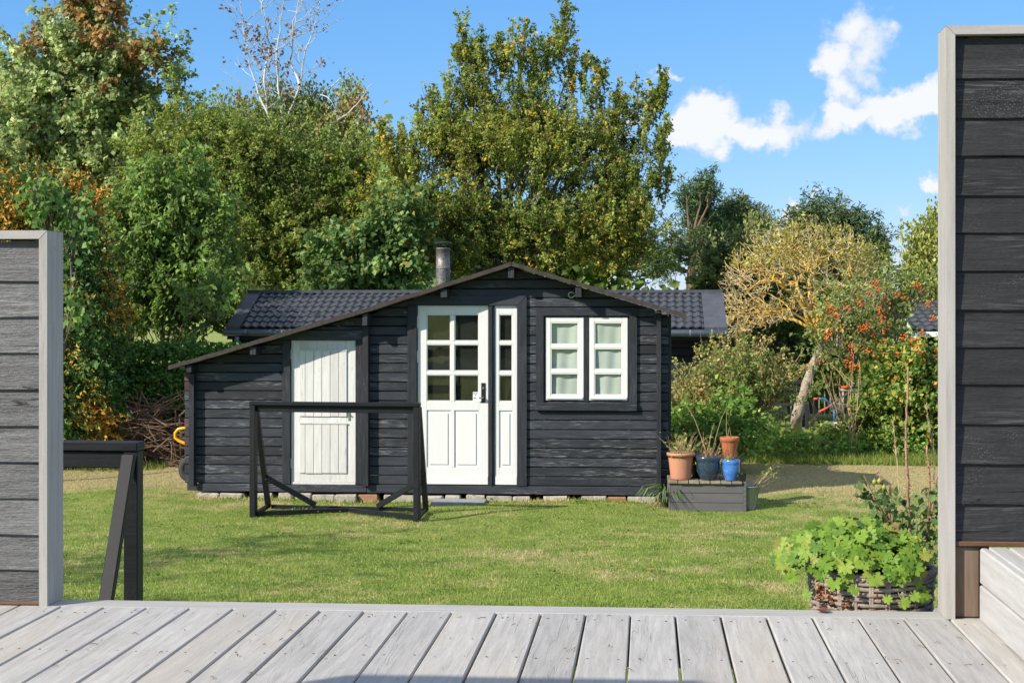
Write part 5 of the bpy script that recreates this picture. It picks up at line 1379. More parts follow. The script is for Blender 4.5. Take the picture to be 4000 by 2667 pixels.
# ------------------------------------------------------------------ tiled outbuilding behind the shed
def outbuilding():
    Y0, Y1 = 21.1, 22.3
    xl, xr = XP(226, Y0), XP(727, Y0); ze = ZP(327.5, 680, Y0); zr = ZP(292.5, 680, Y1)
    t = thing('tiled_outbuilding', 'low black outbuilding with a slate-grey tiled roof behind the shed', 'outbuilding', ((xl + xr) / 2, Y1, 0))
    slope = math.atan2(zr - ze, Y1 - Y0); SL = math.hypot(zr - ze, Y1 - Y0)
    rows = 7; cl = SL / rows; pw = .1178; cols = int((xr - xl - .42) / pw); x_start = xl + .21
    # one tile: a rolled pan with a stepped lower lip
    prof = [(0, 0), (.14, .004), (.30, .020), (.45, .028), (.62, .022), (.80, .006), (1.0, 0.0)]
    v = []; f = []
    for (u, h) in prof:
        scal = .012 * math.sin(math.pi * min(1, max(0, (u - .1) / .8)))
        v += [(u * pw, -scal, h + .004), (u * pw, -scal, h + .026), (u * pw, cl + .02, h + .004)]
    n = len(prof)
    for i in range(n - 1):
        o = i * 3; f += [(o, o + 3, o + 4, o + 1), (o + 1, o + 4, o + 5, o + 2)]
    me = MB().add(v, f).mesh('tile', M['tile'], False)
    q = Matrix.Rotation(slope, 4, 'X')
    vis_l, vis_r = XP(408, Y0), XP(612, Y0); rest = MB(); cnt = 0
    roof = MB().add([(xl, Y0 - .02, ze - .03), (xr, Y0 - .02, ze - .03), (xr, Y1, zr - .02), (xl, Y1, zr - .02), (xl, Y1 + .3, zr - .16), (xr, Y1 + .3, zr - .16)], [(0, 1, 2, 3), (3, 2, 5, 4)]).build('roof', M['tile'], t)
    for r in range(rows):
        for c in range(cols):
            x = x_start + c * pw; a = (r * cl) / SL
            p = Vector((x, Y0 + (Y1 - Y0) * a, ze + (zr - ze) * a - .012))
            if (x < vis_l or x > vis_r) and cnt < 300:
                o = bpy.data.objects.new('tile', me); link(o, roof); o.location = p; o.rotation_euler = (slope, 0, 0); cnt += 1
            else:
                Mx = Matrix.Translation(p) @ q; rest.add([tuple(Mx @ Vector(k)) for k in v], f)
    o = rest.build('hidden_tiles', M['tile'], roof); o['kind'] = 'stuff'
    # verge flashings, ridge, gutter
    for a, b_ in ((xl, xl + .205), (x_start + cols * pw + .004, xr)):
        MB().add([(a, Y0 - .03, ze + .012), (b_, Y0 - .03, ze + .012), (b_, Y1, zr + .03), (a, Y1, zr + .03), (a, Y0 - .03, ze - .05), (b_, Y0 - .03, ze - .05), (a, Y1, zr - .05), (b_, Y1, zr - .05)], [(0, 1, 2, 3), (0, 4, 5, 1), (1, 5, 7, 2), (0, 3, 6, 4)]).build('verge_flashing', M['tile'], roof)
    MB().prism([(xl, zr + .045), (xr, zr + .045), (xr, zr + .0), (xl, zr + .0)], Y1 - .06, Y1 + .08).build('ridge_cap', M['tile'], roof)
    gpts = [(xl - .01, Y0 - .07, ze - .075), (xr + .01, Y0 - .07, ze - .075)]
    MB().tube(gpts, .048, 12).build('gutter', M['gutter'], t, True)
    for gx in np.arange(xl + .3, xr, .9):
        MB().tube([(gx, Y0 - .07, ze - .076), (gx + .02, Y0 - .07, ze - .076)], .053, 12).build('gutter_bracket', M['gutter'], t)
    board('fascia_board', xl + .02, xr - .02, Y0 - .018, Y0 + .01, ze - .17, ze - .03, M['barn'], t, .004)
    MB().tube([(XP(238, Y0), Y0 - .05, ze - .1), (XP(238, Y0), Y0 - .05, ze - .22), (XP(238, Y0), Y0 + .2, ze - .3), (XP(238, Y0), Y0 + .2, .1)], .035, 10).build('downpipe', M['gutter'], t, True)
    yw = Y0 + .28; wr = XP(704, yw); wl_ = XP(232, yw); z = .1
    while z < ze - .18:
        board('wall_board', wl_, wr, yw + random.uniform(-.004, .004), yw + .03, z + .004, z + .118, M['barn'], t, .008); z += .122
    board('wall_lining', wl_ + .02, wr - .06, yw + .034, yw + .05, .05, ze - .06, M['barn'], t, 0)
    board('corner_post', wr - .1, wr + .012, yw - .03, yw - .006, .05, ze - .12, M['barn'], t, .006)
    board('post', XP(692.5, yw), XP(696.5, yw), yw - .028, yw - .006, .05, ze - .12, M['barn'], t, .006)
    board('side_wall', wr - .05, wr - .01, yw + .052, Y1 + .2, .05, ze - .05, M['barn'], t, 0)
outbuilding()

# ------------------------------------------------------------------ neighbour's house and slat fence far right
def neighbour():
    Y = 33.0
    t = thing('neighbour_house', 'neighbouring house with grey tiled roof and white gable boards at far right', 'house', (XP(925, Y), Y + 2, 0))
    P = lambda px, py, dy=0: W(px, py, Y + dy)
    xa = XP(911, Y); xe = XP(1060, Y); ze = ZP(331, 925, Y); zr = ZP(301.5, 925, Y + 3)
    MB().add([(xa - .55, Y, ze), (xe, Y, ze), (xe, Y + 3, zr), (xa - .55, Y + 3, zr)], [(0, 1, 2, 3)]).build('roof', M['tile'], t)
    rf = bpy.data.objects[t.children[0].name]
    # rolled tiles on the slope
    sl = math.atan2(zr - ze, 3); L = math.hypot(3, zr - ze); rows = 8; pw = .22
    v = []; f = []
    prof = [(0, 0), (.25, .02), (.5, .04), (.75, .02), (1, 0)]
    for (u, h) in prof: v += [(u * pw, 0, h), (u * pw, 0, h + .03), (u * pw, L / rows + .02, h)]
    for i in range(len(prof) - 1): o = i * 3; f += [(o, o + 3, o + 4, o + 1), (o + 1, o + 4, o + 5, o + 2)]
    me = MB().add(v, f).mesh('tile', M['tile'])
    for r in range(rows):
        for c in range(int((xe - xa + .5) / pw)):
            a = r / rows
            o = bpy.data.objects.new('tile', me); link(o, rf); o.location = (xa - .5 + c * pw, Y + 3 * a, ze + (zr - ze) * a + .012); o.rotation_euler = (sl, 0, 0)
    board('fascia_board', xa - .1, xe, Y - .06, Y - .02, ze - .12, ze - .005, M['white_far'], t, .004)
    board('wall', xa - .3, xe, Y + .3, Y + .5, 0, ze - .05, M['barn'], t, 0)
    # projecting white gable
    yg = Y - .6; ap = W(900.8, 310, yg); lb = W(890, 341, yg); rb = W(912, 333, yg)
    for off in (0, .16):
        MB().beam(ap + Vector((off * .9 - .08, .02, -off * .1)), lb + Vector((off, .02, 0)), .05, .09, (0, 1, 0)).build('gable_board', M['white_far'], t)
    MB().beam(ap, rb, .05, .11, (0, 1, 0)).build('gable_board', M['white_far'], t)
    board('corner_pillar', XP(910, yg), XP(918, yg), yg, yg + .2, .0, ZP(333, 914, yg), M['white_far'], t, .01)
    board('corner_pillar', XP(888.4, yg), XP(891.4, yg), yg, yg + .1, .0, ZP(330, 890, yg), M['white_far'], t, .01)
    MB().add([tuple(ap + Vector((.02, .06, .03))), tuple(rb + Vector((.04, .06, .05))), tuple(rb + Vector((.04, 2.6, .05))), tuple(ap + Vector((.02, 2.6, .03)))], [(0, 1, 2, 3)]).build('gable_roof', M['tile'], t)
neighbour()
def slat_fence():
    Y = 29.5; t = thing('slat_fence', 'dark grey slatted fence with a white post behind the lichen tree', 'fence', (XP(800, Y), Y, 0))
    zt = ZP(331, 800, Y)
    board('white_post', XP(781.2, Y), XP(785.4, Y), Y - .06, Y + .02, 0, ZP(330, 783, Y), M['white_far'], t, .006)
    k = simple('grey_slat_paint', (.10, .105, .125), .7, var=.15)
    x = XP(786, Y)
    while x < XP(892, Y):
        board('slat', x, x + .085, Y - .012, Y + .012, .05, zt, k, t, .003); x += .108
    for zz in (.5, 1.2): board('rail', XP(786, Y), XP(892, Y), Y + .014, Y + .05, zz, zz + .08, k, t, 0)
slat_fence()

# ------------------------------------------------------------------ small things in the back garden
def bench():
    Y = 26.8; z0 = 0; t = thing('garden_bench', 'dark wooden garden bench half hidden behind the lichen tree', 'bench', (XP(778, Y), Y, 0)); mt = M['barn']
    xa, xb = XP(748, Y), XP(807, Y)
    for i in range(4): board('seat_slat', xa, xb, Y - .28 + i * .115, Y - .18 + i * .115, .40, .43, mt, t, .004)
    for i in range(3): board('back_slat', xa, xb, Y + .18, Y + .205, .52 + i * .12, .60 + i * .12, mt, t, .004)
    for x in (xa, xb - .06):
        for y in (Y - .28, Y + .207): board('leg', x, x + .06, y, y + .05, .0, .399 if y < Y else .88, mt, t, .004)
bench()
def barrow():
    Y = 26.0; t = thing('wheelbarrow', 'wheelbarrow with blue frame and red grips on the far lawn', 'wheelbarrow', (XP(836, Y), Y, 0))
    P = lambda px, py, dy=0: W(px, py, Y + dy)
    for dy in (-.22, .22):
        MB().tube([P(819, 398, dy), P(825, 398.5, dy), P(829, 402, dy), P(835, 408, dy), P(843, 413, dy * .4)], .018, 8).build('frame_tube', M['blue_enamel'], t, True)
        MB().tube([P(813, 398.5, dy), P(819, 398, dy)], .019, 8).build('grip', M['red_enamel'], t, True)
        MB().tube([P(834, 408, dy), P(834.5, 421, dy)], .018, 8).build('leg', M['blue_enamel'], t, True)
    a, b_, c, d = P(829, 403), P(844, 403), P(841, 412), P(833, 412)
    v = []
    for dy, k in ((-.3, 1), (.3, 1)):
        v += [tuple(q + Vector((0, dy * (1 if i < 2 else .6), 0))) for i, q in enumerate((a, b_, c, d))]
    MB().add(v, [(3, 2, 6, 7), (0, 3, 7, 4), (1, 5, 6, 2), (0, 1, 2, 3), (4, 7, 6, 5)]).build('tray', M['zinc'], t)
    w = P(847, 416); MB().tube([w + Vector((math.cos(q) * .13, 0, math.sin(q) * .13)) for q in np.linspace(0, 6.283, 21)], .035, 8).build('wheel', M['rubber'], t, True)
barrow()
def rake():
    Y = 25.4; t = thing('garden_rake', 'rake with an orange-red socket leaning across the wheelbarrow', 'rake', W(818, 414, Y))
    MB().tube([W(830, 405.5, Y), W(848, 392.5, Y)], .016, 8).build('shaft', M['cane'], t, True)
    MB().tube([W(819, 411.5, Y), W(824, 409, Y), W(830, 405.5, Y)], [.024, .02, .016], 8).build('socket', M['red_enamel'], t, True)
    m = MB().tube([W(818.5, 412, Y), W(816, 416, Y)], .012, 6)
    for i in range(7): p = W(816, 416, Y) + Vector((0, -.21 + i * .07, 0)); m.tube([p, p + Vector((-.05, 0, -.12))], .008, 4)
    m.tube([W(816, 416, Y) + Vector((0, -.22, 0)), W(816, 416, Y) + Vector((0, .22, 0))], .012, 6)
    m.build('head', M['iron'], t)
rake()
def stones():
    rr = random.Random(31)
    t = thing('stone_heap', 'low heap of pale stones beside the wheelbarrow', 'stone heap', G(848, 428))
    for i in range(26):
        px = rr.uniform(832, 864); Y = rr.uniform(25.2, 26.0); z = rr.uniform(.02, .20) * (1 - abs(px - 848) / 22); s = rr.uniform(.07, .16)
        m = MB().lathe([(.001, -.5), (.7, -.42), (1, 0), (.75, .45), (.001, .55)], (0, 0, 0), 7)
        m.v = [(XP(px, Y) + x * s * rr.uniform(.8, 1.2), Y + y * s * rr.uniform(.8, 1.1), z + .05 + w * s * .8) for x, y, w in m.v]
        m.build('stone', M['stone_grey'], t)
    u = thing('plant_stand', 'weathered pale wooden frame with an orange tray behind the stone heap', 'stand', G(850, 424)); Y = 26.3
    board('top_bar', XP(840.5, Y), XP(858, Y), Y - .05, Y + .05, ZP(390.5, 850, Y), ZP(388, 850, Y), M['stone_grey'], u, .006)
    for px in (842, 855.5): board('leg', XP(px, Y), XP(px + 2, Y), Y - .035, Y + .035, 0, ZP(390.6, 850, Y), M['stone_grey'], u, .006)
    o = MB().lathe([(.001, 0), (.08, 0), (.11, .04), (.10, .045), (.07, .012), (.001, .012)], (0, 0, 0), 18).mesh('orange_tray', simple('orange_plastic', (.75, .14, .02), .5, var=.05), True)
    ob = link(bpy.data.objects.new('orange_tray', o)); ob.location = (XP(846, Y), Y, ZP(388, 850, Y) + .002); tag(ob, 'shallow orange plastic tray on the pale wooden frame', 'tray')
stones()

# yellow barrow leaning behind the left corner of the shed
def sack_truck():
    Y = 17.15; t = thing('sack_truck', 'yellow tubular sack truck leaning at the left corner of the shed', 'sack truck', (XP(189, Y), Y, 0))
    h = lambda px, py, dy=0: W(px, py, Y + dy)
    MB().tube([h(190, 429.5), h(184, 427.5), h(178.5, 428.5), h(175.2, 432.5), h(175.2, 437), h(178.5, 440), h(184, 442.5), h(190.5, 445)], .0185, 10).build('handle_loop', M['yellow'], t, True)
    MB().tube([h(190, 429.5), h(190.8, 436), h(191.2, 470), h(193.2, 488.5, -.35)], .0185, 10).build('frame_tube', M['yellow'], t, True)
    c = h(189.3, 468.5); 
    for dy in (0, .3):
        MB().tube([c + Vector((math.cos(q) * .085, dy, math.sin(q) * .105)) for q in np.linspace(0, 6.283, 25)], .045, 10).build('wheel', M['rubber'], t, True)
    MB().tube([c, c + Vector((0, .3, 0))], .012, 8).build('axle', M['iron'], t)
sack_truck()

# ------------------------------------------------------------------ planter with pots
PY0, PY1 = 15.98, 16.55
def planter():
    x0, x1 = XP(668.8, PY0), XP(744.5, PY0); zt = ZP(482, 705, PY0)
    t = thing('planter_box', 'low grey plank planter box with mossy slats beside the shed', 'planter', ((x0 + x1) / 2, (PY0 + PY1) / 2, 0))
    zb = -.03; seg = (zt - zb - .012) / 3
    for i in range(3): board('front_plank', x0 + .02, x1 - .012, PY0 + random.uniform(0, .002), PY0 + .025, zb + i * seg + .002, zb + (i + 1) * seg - .002, M['planter'], t, .003)
    board('side_plank', x0 + .0, x0 + .019, PY0 + .004, PY1, zb, zt - .014, M['planter'], t, .003)
    board('corner_post', x1 - .011, x1 + .022, PY0 - .006, PY0 + .06, zb, zt + .012, M['planter'], t, .004)
    board('side_plank', x1 - .004, x1 + .016, PY0 + .062, PY1, zb, zt - .014, M['planter'], t, .003)
    board('back_plank', x0 + .02, x1 - .006, PY1 - .025, PY1 - .001, zb, zt - .014, M['planter'], t, .003)
    sc_ = MB()
    for i in range(6): sc_.tube([(x1 + .004, PY0 - .006, zb + .03 + i * .05), (x1 + .004, PY0 - .010, zb + .03 + i * .05)], .006, 7)
    sc_.build('screw_heads', M['steel'], t)
    n = 7; w = (x1 - .02 - x0 + .015) / n
    for i in range(n):
        a = x0 - .015 + i * w; MB().box(a + .004, a + w - .004, PY0 - .03 + random.uniform(-.012, .008), PY1, zt - .012, zt + .012 + random.uniform(-.003, .003), .004).build('slat', M['slat'], t)
    return zt + .016
PT = planter()
def pot(name, label, pxc, Y, r_top, r_bot, h, mat, z, rim=.012, belly=0.0, soil=.03, n=44, bands=()):
    c = Vector((XP(pxc, Y), Y, z)); t = thing(name, label, 'pot', c)
    prof = [(.001, 0), (r_bot * .96, 0), (r_bot, .008)]
    for i in range(1, 11):
        q = i / 10; r = r_bot + (r_top - r_bot) * q + belly * math.sin(math.pi * q); zz = .008 + (h - .05 - .008) * q
        prof.append((r, zz))
    for b_ in bands: prof += [(prof[-1][0] + .001, prof[-1][1] + b_ * .2), (prof[-1][0] + .004, prof[-1][1] + b_ * .45), (prof[-1][0] + .001, prof[-1][1] + b_ * .7)]
    rt = prof[-1][0]
    prof += [(rt + rim, h - .042), (rt + rim + .002, h - .006), (rt + rim - .004, h), (rt + rim - .012, h - .001), (rt + rim - .018, h - .02), (rt - .014, h - soil - .02)]
    MB().lathe(prof, tuple(c), n).build('body', M[mat], t, True)
    MB().lathe([(.001, h - soil + .006), (rt * .6, h - soil + .004), (rt - .009, h - soil)], tuple(c), 24).build('soil', M['soil'], t, True)
    return t, c + Vector((0, 0, h - soil))
def stalks(parent, c, n, h0, h1, spread, r, mat, seed, name='dry_stalks', fan=.35, kink=.06):
    rr = random.Random(seed); m = MB(); tips = []
    for i in range(n):
        a = rr.uniform(0, 6.28); q = rr.random() ** .5 * spread; b = c + Vector((math.cos(a) * q, math.sin(a) * q, 0)); h = rr.uniform(h0, h1)
        d = Vector((math.cos(a) * fan * rr.random() * 2 * (q / spread + .3), math.sin(a) * fan * rr.random(), 1)).normalized() * h
        k = Vector((rr.gauss(0, kink), rr.gauss(0, kink), 0)) * h * 3
        p = [b, b + d * .4 + k * .5, b + d * .75 + k, b + d + k * 1.6]; m.tube(p, [r, r * .8, r * .6, r * .35], 4, False); tips.append(p[3]); tips.append(p[2])
    m.build(name, M[mat], parent); return tips
def tuft(parent, pts, n, L, seed, base, alt, name='leaves', spread=.05, ratio=.5):
    r = np.random.default_rng(seed); P = np.array([tuple(p) for p in pts]); P = P[r.integers(0, len(P), n)] + r.normal(size=(n, 3)) * spread
    Ls = L * (.6 + .8 * r.random(n)); leaves(name, P, r.normal(size=(n, 3)), r.normal(size=(n, 3)) + np.array([-.2, -.3, .6]), Ls, Ls * ratio, palette(P, r, base, alt), M['leaf'], parent)
t, c = pot('terracotta_pot', 'large pale terracotta pot with dry grass at the shed corner', 680.8, 16.16, .134, .108, .285, 'terra', PT, rim=.014, bands=(.02, .02))
stalks(t, c, 60, .06, .26, .11, .0020, 'straw', 41, 'dry_grass', .35); tp_ = stalks(t, c, 4, .25, .45, .09, .003, 'cane', 42, fan=.6, kink=.08)
tuft(t, [c + Vector((0, 0, .06))], 90, .05, 43, (.14, .17, .04), (.3, .27, .09), spread=.08, ratio=.3)
t, c = pot('navy_pot', 'dark blue glazed pot with withered red stems in the middle of the planter', 708, 16.14, .125, .082, .25, 'navy', PT, rim=.010, belly=.018, soil=.02)
stalks(t, c, 9, .12, .3, .08, .004, 'rose_stem', 44, fan=.4); stalks(t, c, 3, .35, .6, .07, .0035, 'straw', 45, fan=.3); stalks(t, c, 40, .03, .12, .10, .0025, 'brush', 46, 'withered_leaves', 1.2)
tuft(t, [c + Vector((0, 0, .03))], 40, .04, 47, (.2, .09, .05), (.25, .22, .07), spread=.05)
t, c = pot('bright_blue_pot', 'small bright blue glazed pot at the front of the planter', 731.2, 16.08, .090, .066, .222, 'blue', PT, rim=.005, belly=.012, soil=.015)
stalks(t, c, 40, .03, .14, .06, .002, 'brush', 48, 'withered_leaves', 1.0); tuft(t, [c + Vector((-.03, -.03, .015))], 26, .03, 49, (.1, .2, .03), (.2, .3, .06), spread=.02)
t, c = pot('black_pot', 'black pot standing behind the dark blue pot', 700, 16.36, .115, .085, .245, 'black_plastic', PT, rim=.006)
t, c2 = pot('grey_rim_pot', 'dark pot under the small stacked terracotta pot', 733, 16.34, .095, .07, .215, 'black_plastic', PT, rim=.010, soil=.012)
t, c = pot('stacked_terracotta_pot', 'small orange clay pot stacked on top behind the bright blue pot', 729.6, 16.32, .093, .066, .225, 'terra2', c2.z + .012, rim=.012, soil=.02)
stalks(t, c, 3, .1, .4, .06, .003, 'straw', 50, fan=.3)
bc = Vector((XP(749, 16.05), 16.12, -.02)); t = thing('zinc_bucket', 'ribbed zinc bucket with weeds standing at the planter end', 'bucket', bc)
prof = [(.001, 0), (.075, 0), (.078, .02), (.09, .08), (.092, .085), (.118, .25), (.126, .252), (.126, .262), (.118, .262), (.112, .25), (.075, .03)]
MB().lathe(prof, tuple(bc), 32).build('body', M['zinc'], t, True)
MB().lathe([(.001, .22), (.104, .215)], tuple(bc), 20).build('soil', M['soil'], t)
tp_ = stalks(t, bc + Vector((0, 0, .22)), 14, .1, .36, .09, .003, 'cane', 51, 'weed_stems', .9); tuft(t, tp_, 70, .035, 52, (.10, .15, .03), (.24, .26, .06), spread=.03)
# small square black pot on the planter corner
sx = XP(742.5, 16.02); o = MB(); z_ = PT + .001
o.add([(sx - .03, 15.99, z_), (sx + .03, 15.99, z_), (sx + .03, 16.05, z_), (sx - .03, 16.05, z_), (sx - .04, 15.98, z_ + .075), (sx + .04, 15.98, z_ + .075), (sx + .04, 16.06, z_ + .075), (sx - .04, 16.06, z_ + .075)], [(0, 1, 2, 3), (0, 4, 5, 1), (1, 5, 6, 2), (2, 6, 7, 3), (3, 7, 4, 0)])
ob = o.build('nursery_pot', M['black_plastic']); tag(ob, 'tiny black nursery pot on the right corner of the planter', 'pot')
# strappy clump between shed and planter
def clump():
    c = Vector((XP(666.5, 16.3), 16.25, 0)); t = thing('strappy_clump', 'clump of long grassy leaves between shed corner and planter', 'plant', c); rr = random.Random(8)
    V = []; Fq = []; 
    for i in range(110):
        a = rr.uniform(0, 6.28); L = rr.uniform(.18, .42); d = Vector((math.cos(a), math.sin(a) - .3, 0)); w = Vector((-d.y, d.x, 0)) * .006; b = c + d * rr.uniform(0, .05)
        p = [b, b + d * L * .25 + Vector((0, 0, L * .6)), b + d * L * .6 + Vector((0, 0, L * .55)), b + d * L * .85 + Vector((0, 0, L * .25))]
        n0 = len(V)
        for k, q in enumerate(p[:3]): V += [tuple(q - w), tuple(q + w)]
        V.append(tuple(p[3])); Fq += [(n0, n0 + 1, n0 + 3, n0 + 2), (n0 + 2, n0 + 3, n0 + 5, n0 + 4), (n0 + 4, n0 + 5, n0 + 6)]
    MB().add(V, Fq).build('leaf_blades', simple('strap_leaf', (.10, .15, .06), .6, var=.4, nscale=6), t)
clump()

# ------------------------------------------------------------------ wicker basket with geranium, rose bush
BC = Vector((XP(871, DY + .36), DY + .36, LZ))
def basket():
    t = thing('wicker_basket', 'grey wicker basket standing on the landing at the deck edge', 'basket', BC); rr = random.Random(12)
    nr = 15; H = .30; nst = 24
    def rad(z): return .196 + .022 * (z / H)
    for k in range(nr):
        z = .012 + k * (H - .03) / (nr - 1); pts = []; n = 96; ph = 0 if k % 2 else math.pi
        for i in range(n + 1):
            a = 2 * math.pi * i / n; r = rad(z) + .003 * math.sin(a * nst / 2 + ph); pts.append((BC.x + r * math.cos(a), BC.y + r * math.sin(a) * .96, BC.z + z + .0015 * math.sin(a * 5 + k)))
        MB().tube(pts, .0082, 7, False).build('strand', M['wicker'], t, True)
    for k in range(nst):
        a = 2 * math.pi * (k + .5) / nst
        for da in (-.018, .018):
            MB().tube([(BC.x + (rad(z) + .001) * math.cos(a + da), BC.y + (rad(z) + .001) * math.sin(a + da) * .96, BC.z + z) for z in (.0, .1, .2, H)], .0062, 5).build('stake', M['wicker'], t, True)
    for j in range(3):
        n = 96; r0 = rad(H)
        MB().tube([(BC.x + (r0 + .008 * math.cos(a * 22 + j * 2.09)) * math.cos(a), BC.y + (r0 + .008 * math.cos(a * 22 + j * 2.09)) * math.sin(a) * .96, BC.z + H + .008 * math.sin(a * 22 + j * 2.09)) for a in np.linspace(0, 2 * math.pi, 230)], .0075, 5, False).build('rim_braid', M['wicker'], t, True)
    MB().lathe([(.001, .01), (.18, .01), (.205, H - .05), (.001, H - .05)], tuple(BC), 32).build('liner', M['dark_wicker'], t)
basket()
def leaf_object_material():
    k = Mat('geranium_leaf'); rnd = k.rand(); v = k.coords(False)
    sp = k.n('ShaderNodeSeparateXYZ'); k.set(sp, 0, v)
    ang = k.math('ARCTAN2', sp.outputs[1], sp.outputs[0]); vein = k.math('ABSOLUTE', k.math('SINE', k.math('MULTIPLY', ang, 3.5)))
    base = k.ramp(rnd, [(0, (.10, .20, .022)), (.3, (.18, .32, .034)), (.7, (.27, .41, .05)), (.9, (.35, .46, .07)), (.97, (.38, .38, .08)), (1, (.28, .16, .05))])
    c = k.mix(k.math('MULTIPLY', k.range(vein, .16, .02), .35), base, (.36, .46, .12))
    c = k.mix(k.math('MULTIPLY', k.noise(v, 40, 3, .6), .35), c, (.10, .20, .02))
    k.set(k.b, 'Base Color', c); k.set(k.b, 'Roughness', .5); k.set(k.b, 'Specular IOR Level', .3)
    k.bump(k.range(vein, .3, .0), .4, .004)
    tr = k.n('ShaderNodeBsdfTranslucent'); k.set(tr, 'Color', c); mx = k.n('ShaderNodeMixShader'); mx.inputs[0].default_value = .35
    k.nt.links.new(k.b.outputs[0], mx.inputs[1]); k.nt.links.new(tr.outputs[0], mx.inputs[2]); k.nt.links.new(mx.outputs[0], k.out.inputs[0]); return k.m
def geranium():
    mt = leaf_object_material(); rr = random.Random(77); meshes = []
    for vnt in range(5):
        # seven toothed lobes around a centre, notch towards the stalk
        out = []
        lob = 7; span = math.radians(300)
        for i in range(lob):
            a0 = -span / 2 + span * (i + .5) / lob; ln = (1.0 - .22 * abs(i - 3) / 3) * rr.uniform(.9, 1.08); hw = span / lob / 2
            for da, q in ((-.97, .62), (-.70, .88), (-.48, .84), (-.26, 1.0), (0, .99), (.26, 1.02), (.48, .85), (.70, .88)):
                a = a0 + da * hw; out.append((a, q * ln))
        out.append((span / 2, .6))
        v = [(0, 0, 0)]; cup = rr.uniform(-.10, .16); wav = rr.uniform(.04, .1)
        for a, q in out: v.append((math.cos(a) * q, math.sin(a) * q, cup * q * q + wav * math.sin(a * 3.5 + vnt) * q))
        f = [(0, i, i + 1) for i in range(1, len(out))]
        meshes.append(MB().add(v, f).mesh('leaf', mt, True))
    t = thing('geranium_plant', 'bright green geranium with lobed leaves spilling over the wicker basket', 'plant', BC + Vector((0, 0, .25)))
    stm = MB(); n = 0
    cc = BC + Vector((-.005, 0, .325))
    for i in range(520):
        # dome of leaves, wider to the left, drooping in front over the rim
        a = rr.uniform(0, 2 * math.pi) if rr.random() < .45 else rr.uniform(math.pi, 2 * math.pi); q = rr.random() ** .55
        x = q * math.cos(a) * (.33 if math.cos(a) < 0 else .28); y = q * math.sin(a) * .25
        z = .10 * (1 - q ** 2.2) + rr.uniform(-.035, .03) + (.03 if x < 0 else -.005)
        if q > .7 and rr.random() < (.45 if x < 0 else .25): z -= rr.uniform(.0, .09) * (q - .7) / .3
        p = cc + Vector((x, y, z))
        if p.x > XR - .05: p.x = XR - rr.uniform(.03, .10)
        s = rr.uniform(.022, .040)
        nrm = Vector((x * 1.1 + rr.gauss(0, .25), y * 1.5 - .35 + rr.gauss(0, .25), .35 + rr.uniform(0, .5))).normalized()
        if q > .75 and y < 0: nrm = (nrm + Vector((0, -.6, -.1))).normalized()
        tip = Vector((x + rr.gauss(0, .15), y - .05 + rr.gauss(0, .1), -.12)); 
        if tip.length < .02: tip = Vector((1, 0, 0))
        tip = (tip - nrm * tip.dot(nrm)).normalized(); sd = nrm.cross(tip)
        R = Matrix((tip, sd, nrm)).transposed().to_4x4()
        o = bpy.data.objects.new('leaf', meshes[i % 5]); link(o, t); o.matrix_basis = Matrix.Translation(p) @ R @ Matrix.Scale(s, 4)
        root = cc + Vector((x * .25, y * .25, -.03)); stm.tube([root, root.lerp(p, .6) + Vector((0, 0, .03)), p - nrm * .002], [.0022, .0018, .0014], 4, False)
    stm.build('stems', simple('geranium_stem', (.16, .2, .05), .6, var=.3), t)
    # shrivelled brown leaves hanging at the left
    r = np.random.default_rng(4); P = []
    for (px, py, k, sx_, sy_) in ((822, 588, 60, 4, 12), (832, 598, 30, 4, 7), (848, 603, 10, 3, 4), (880, 602, 10, 5, 4)):
        for _ in range(k): P.append(tuple(W(px + rr.gauss(0, sx_), py + rr.gauss(0, sy_), BC.y - .215 + (abs(px - 870) / 57) ** 2 * .16 - rr.uniform(0, .02))))
    P = np.array(P); q = len(P); Ls = .018 * (.6 + r.random(q))
    leaves('withered_leaves', P, r.normal(size=(q, 3)), r.normal(size=(q, 3)), Ls, Ls * .7, palette(P, r, (.07, .03, .015), (.2, .085, .035), var=.35), M['leaf'], t, .3)
geranium()
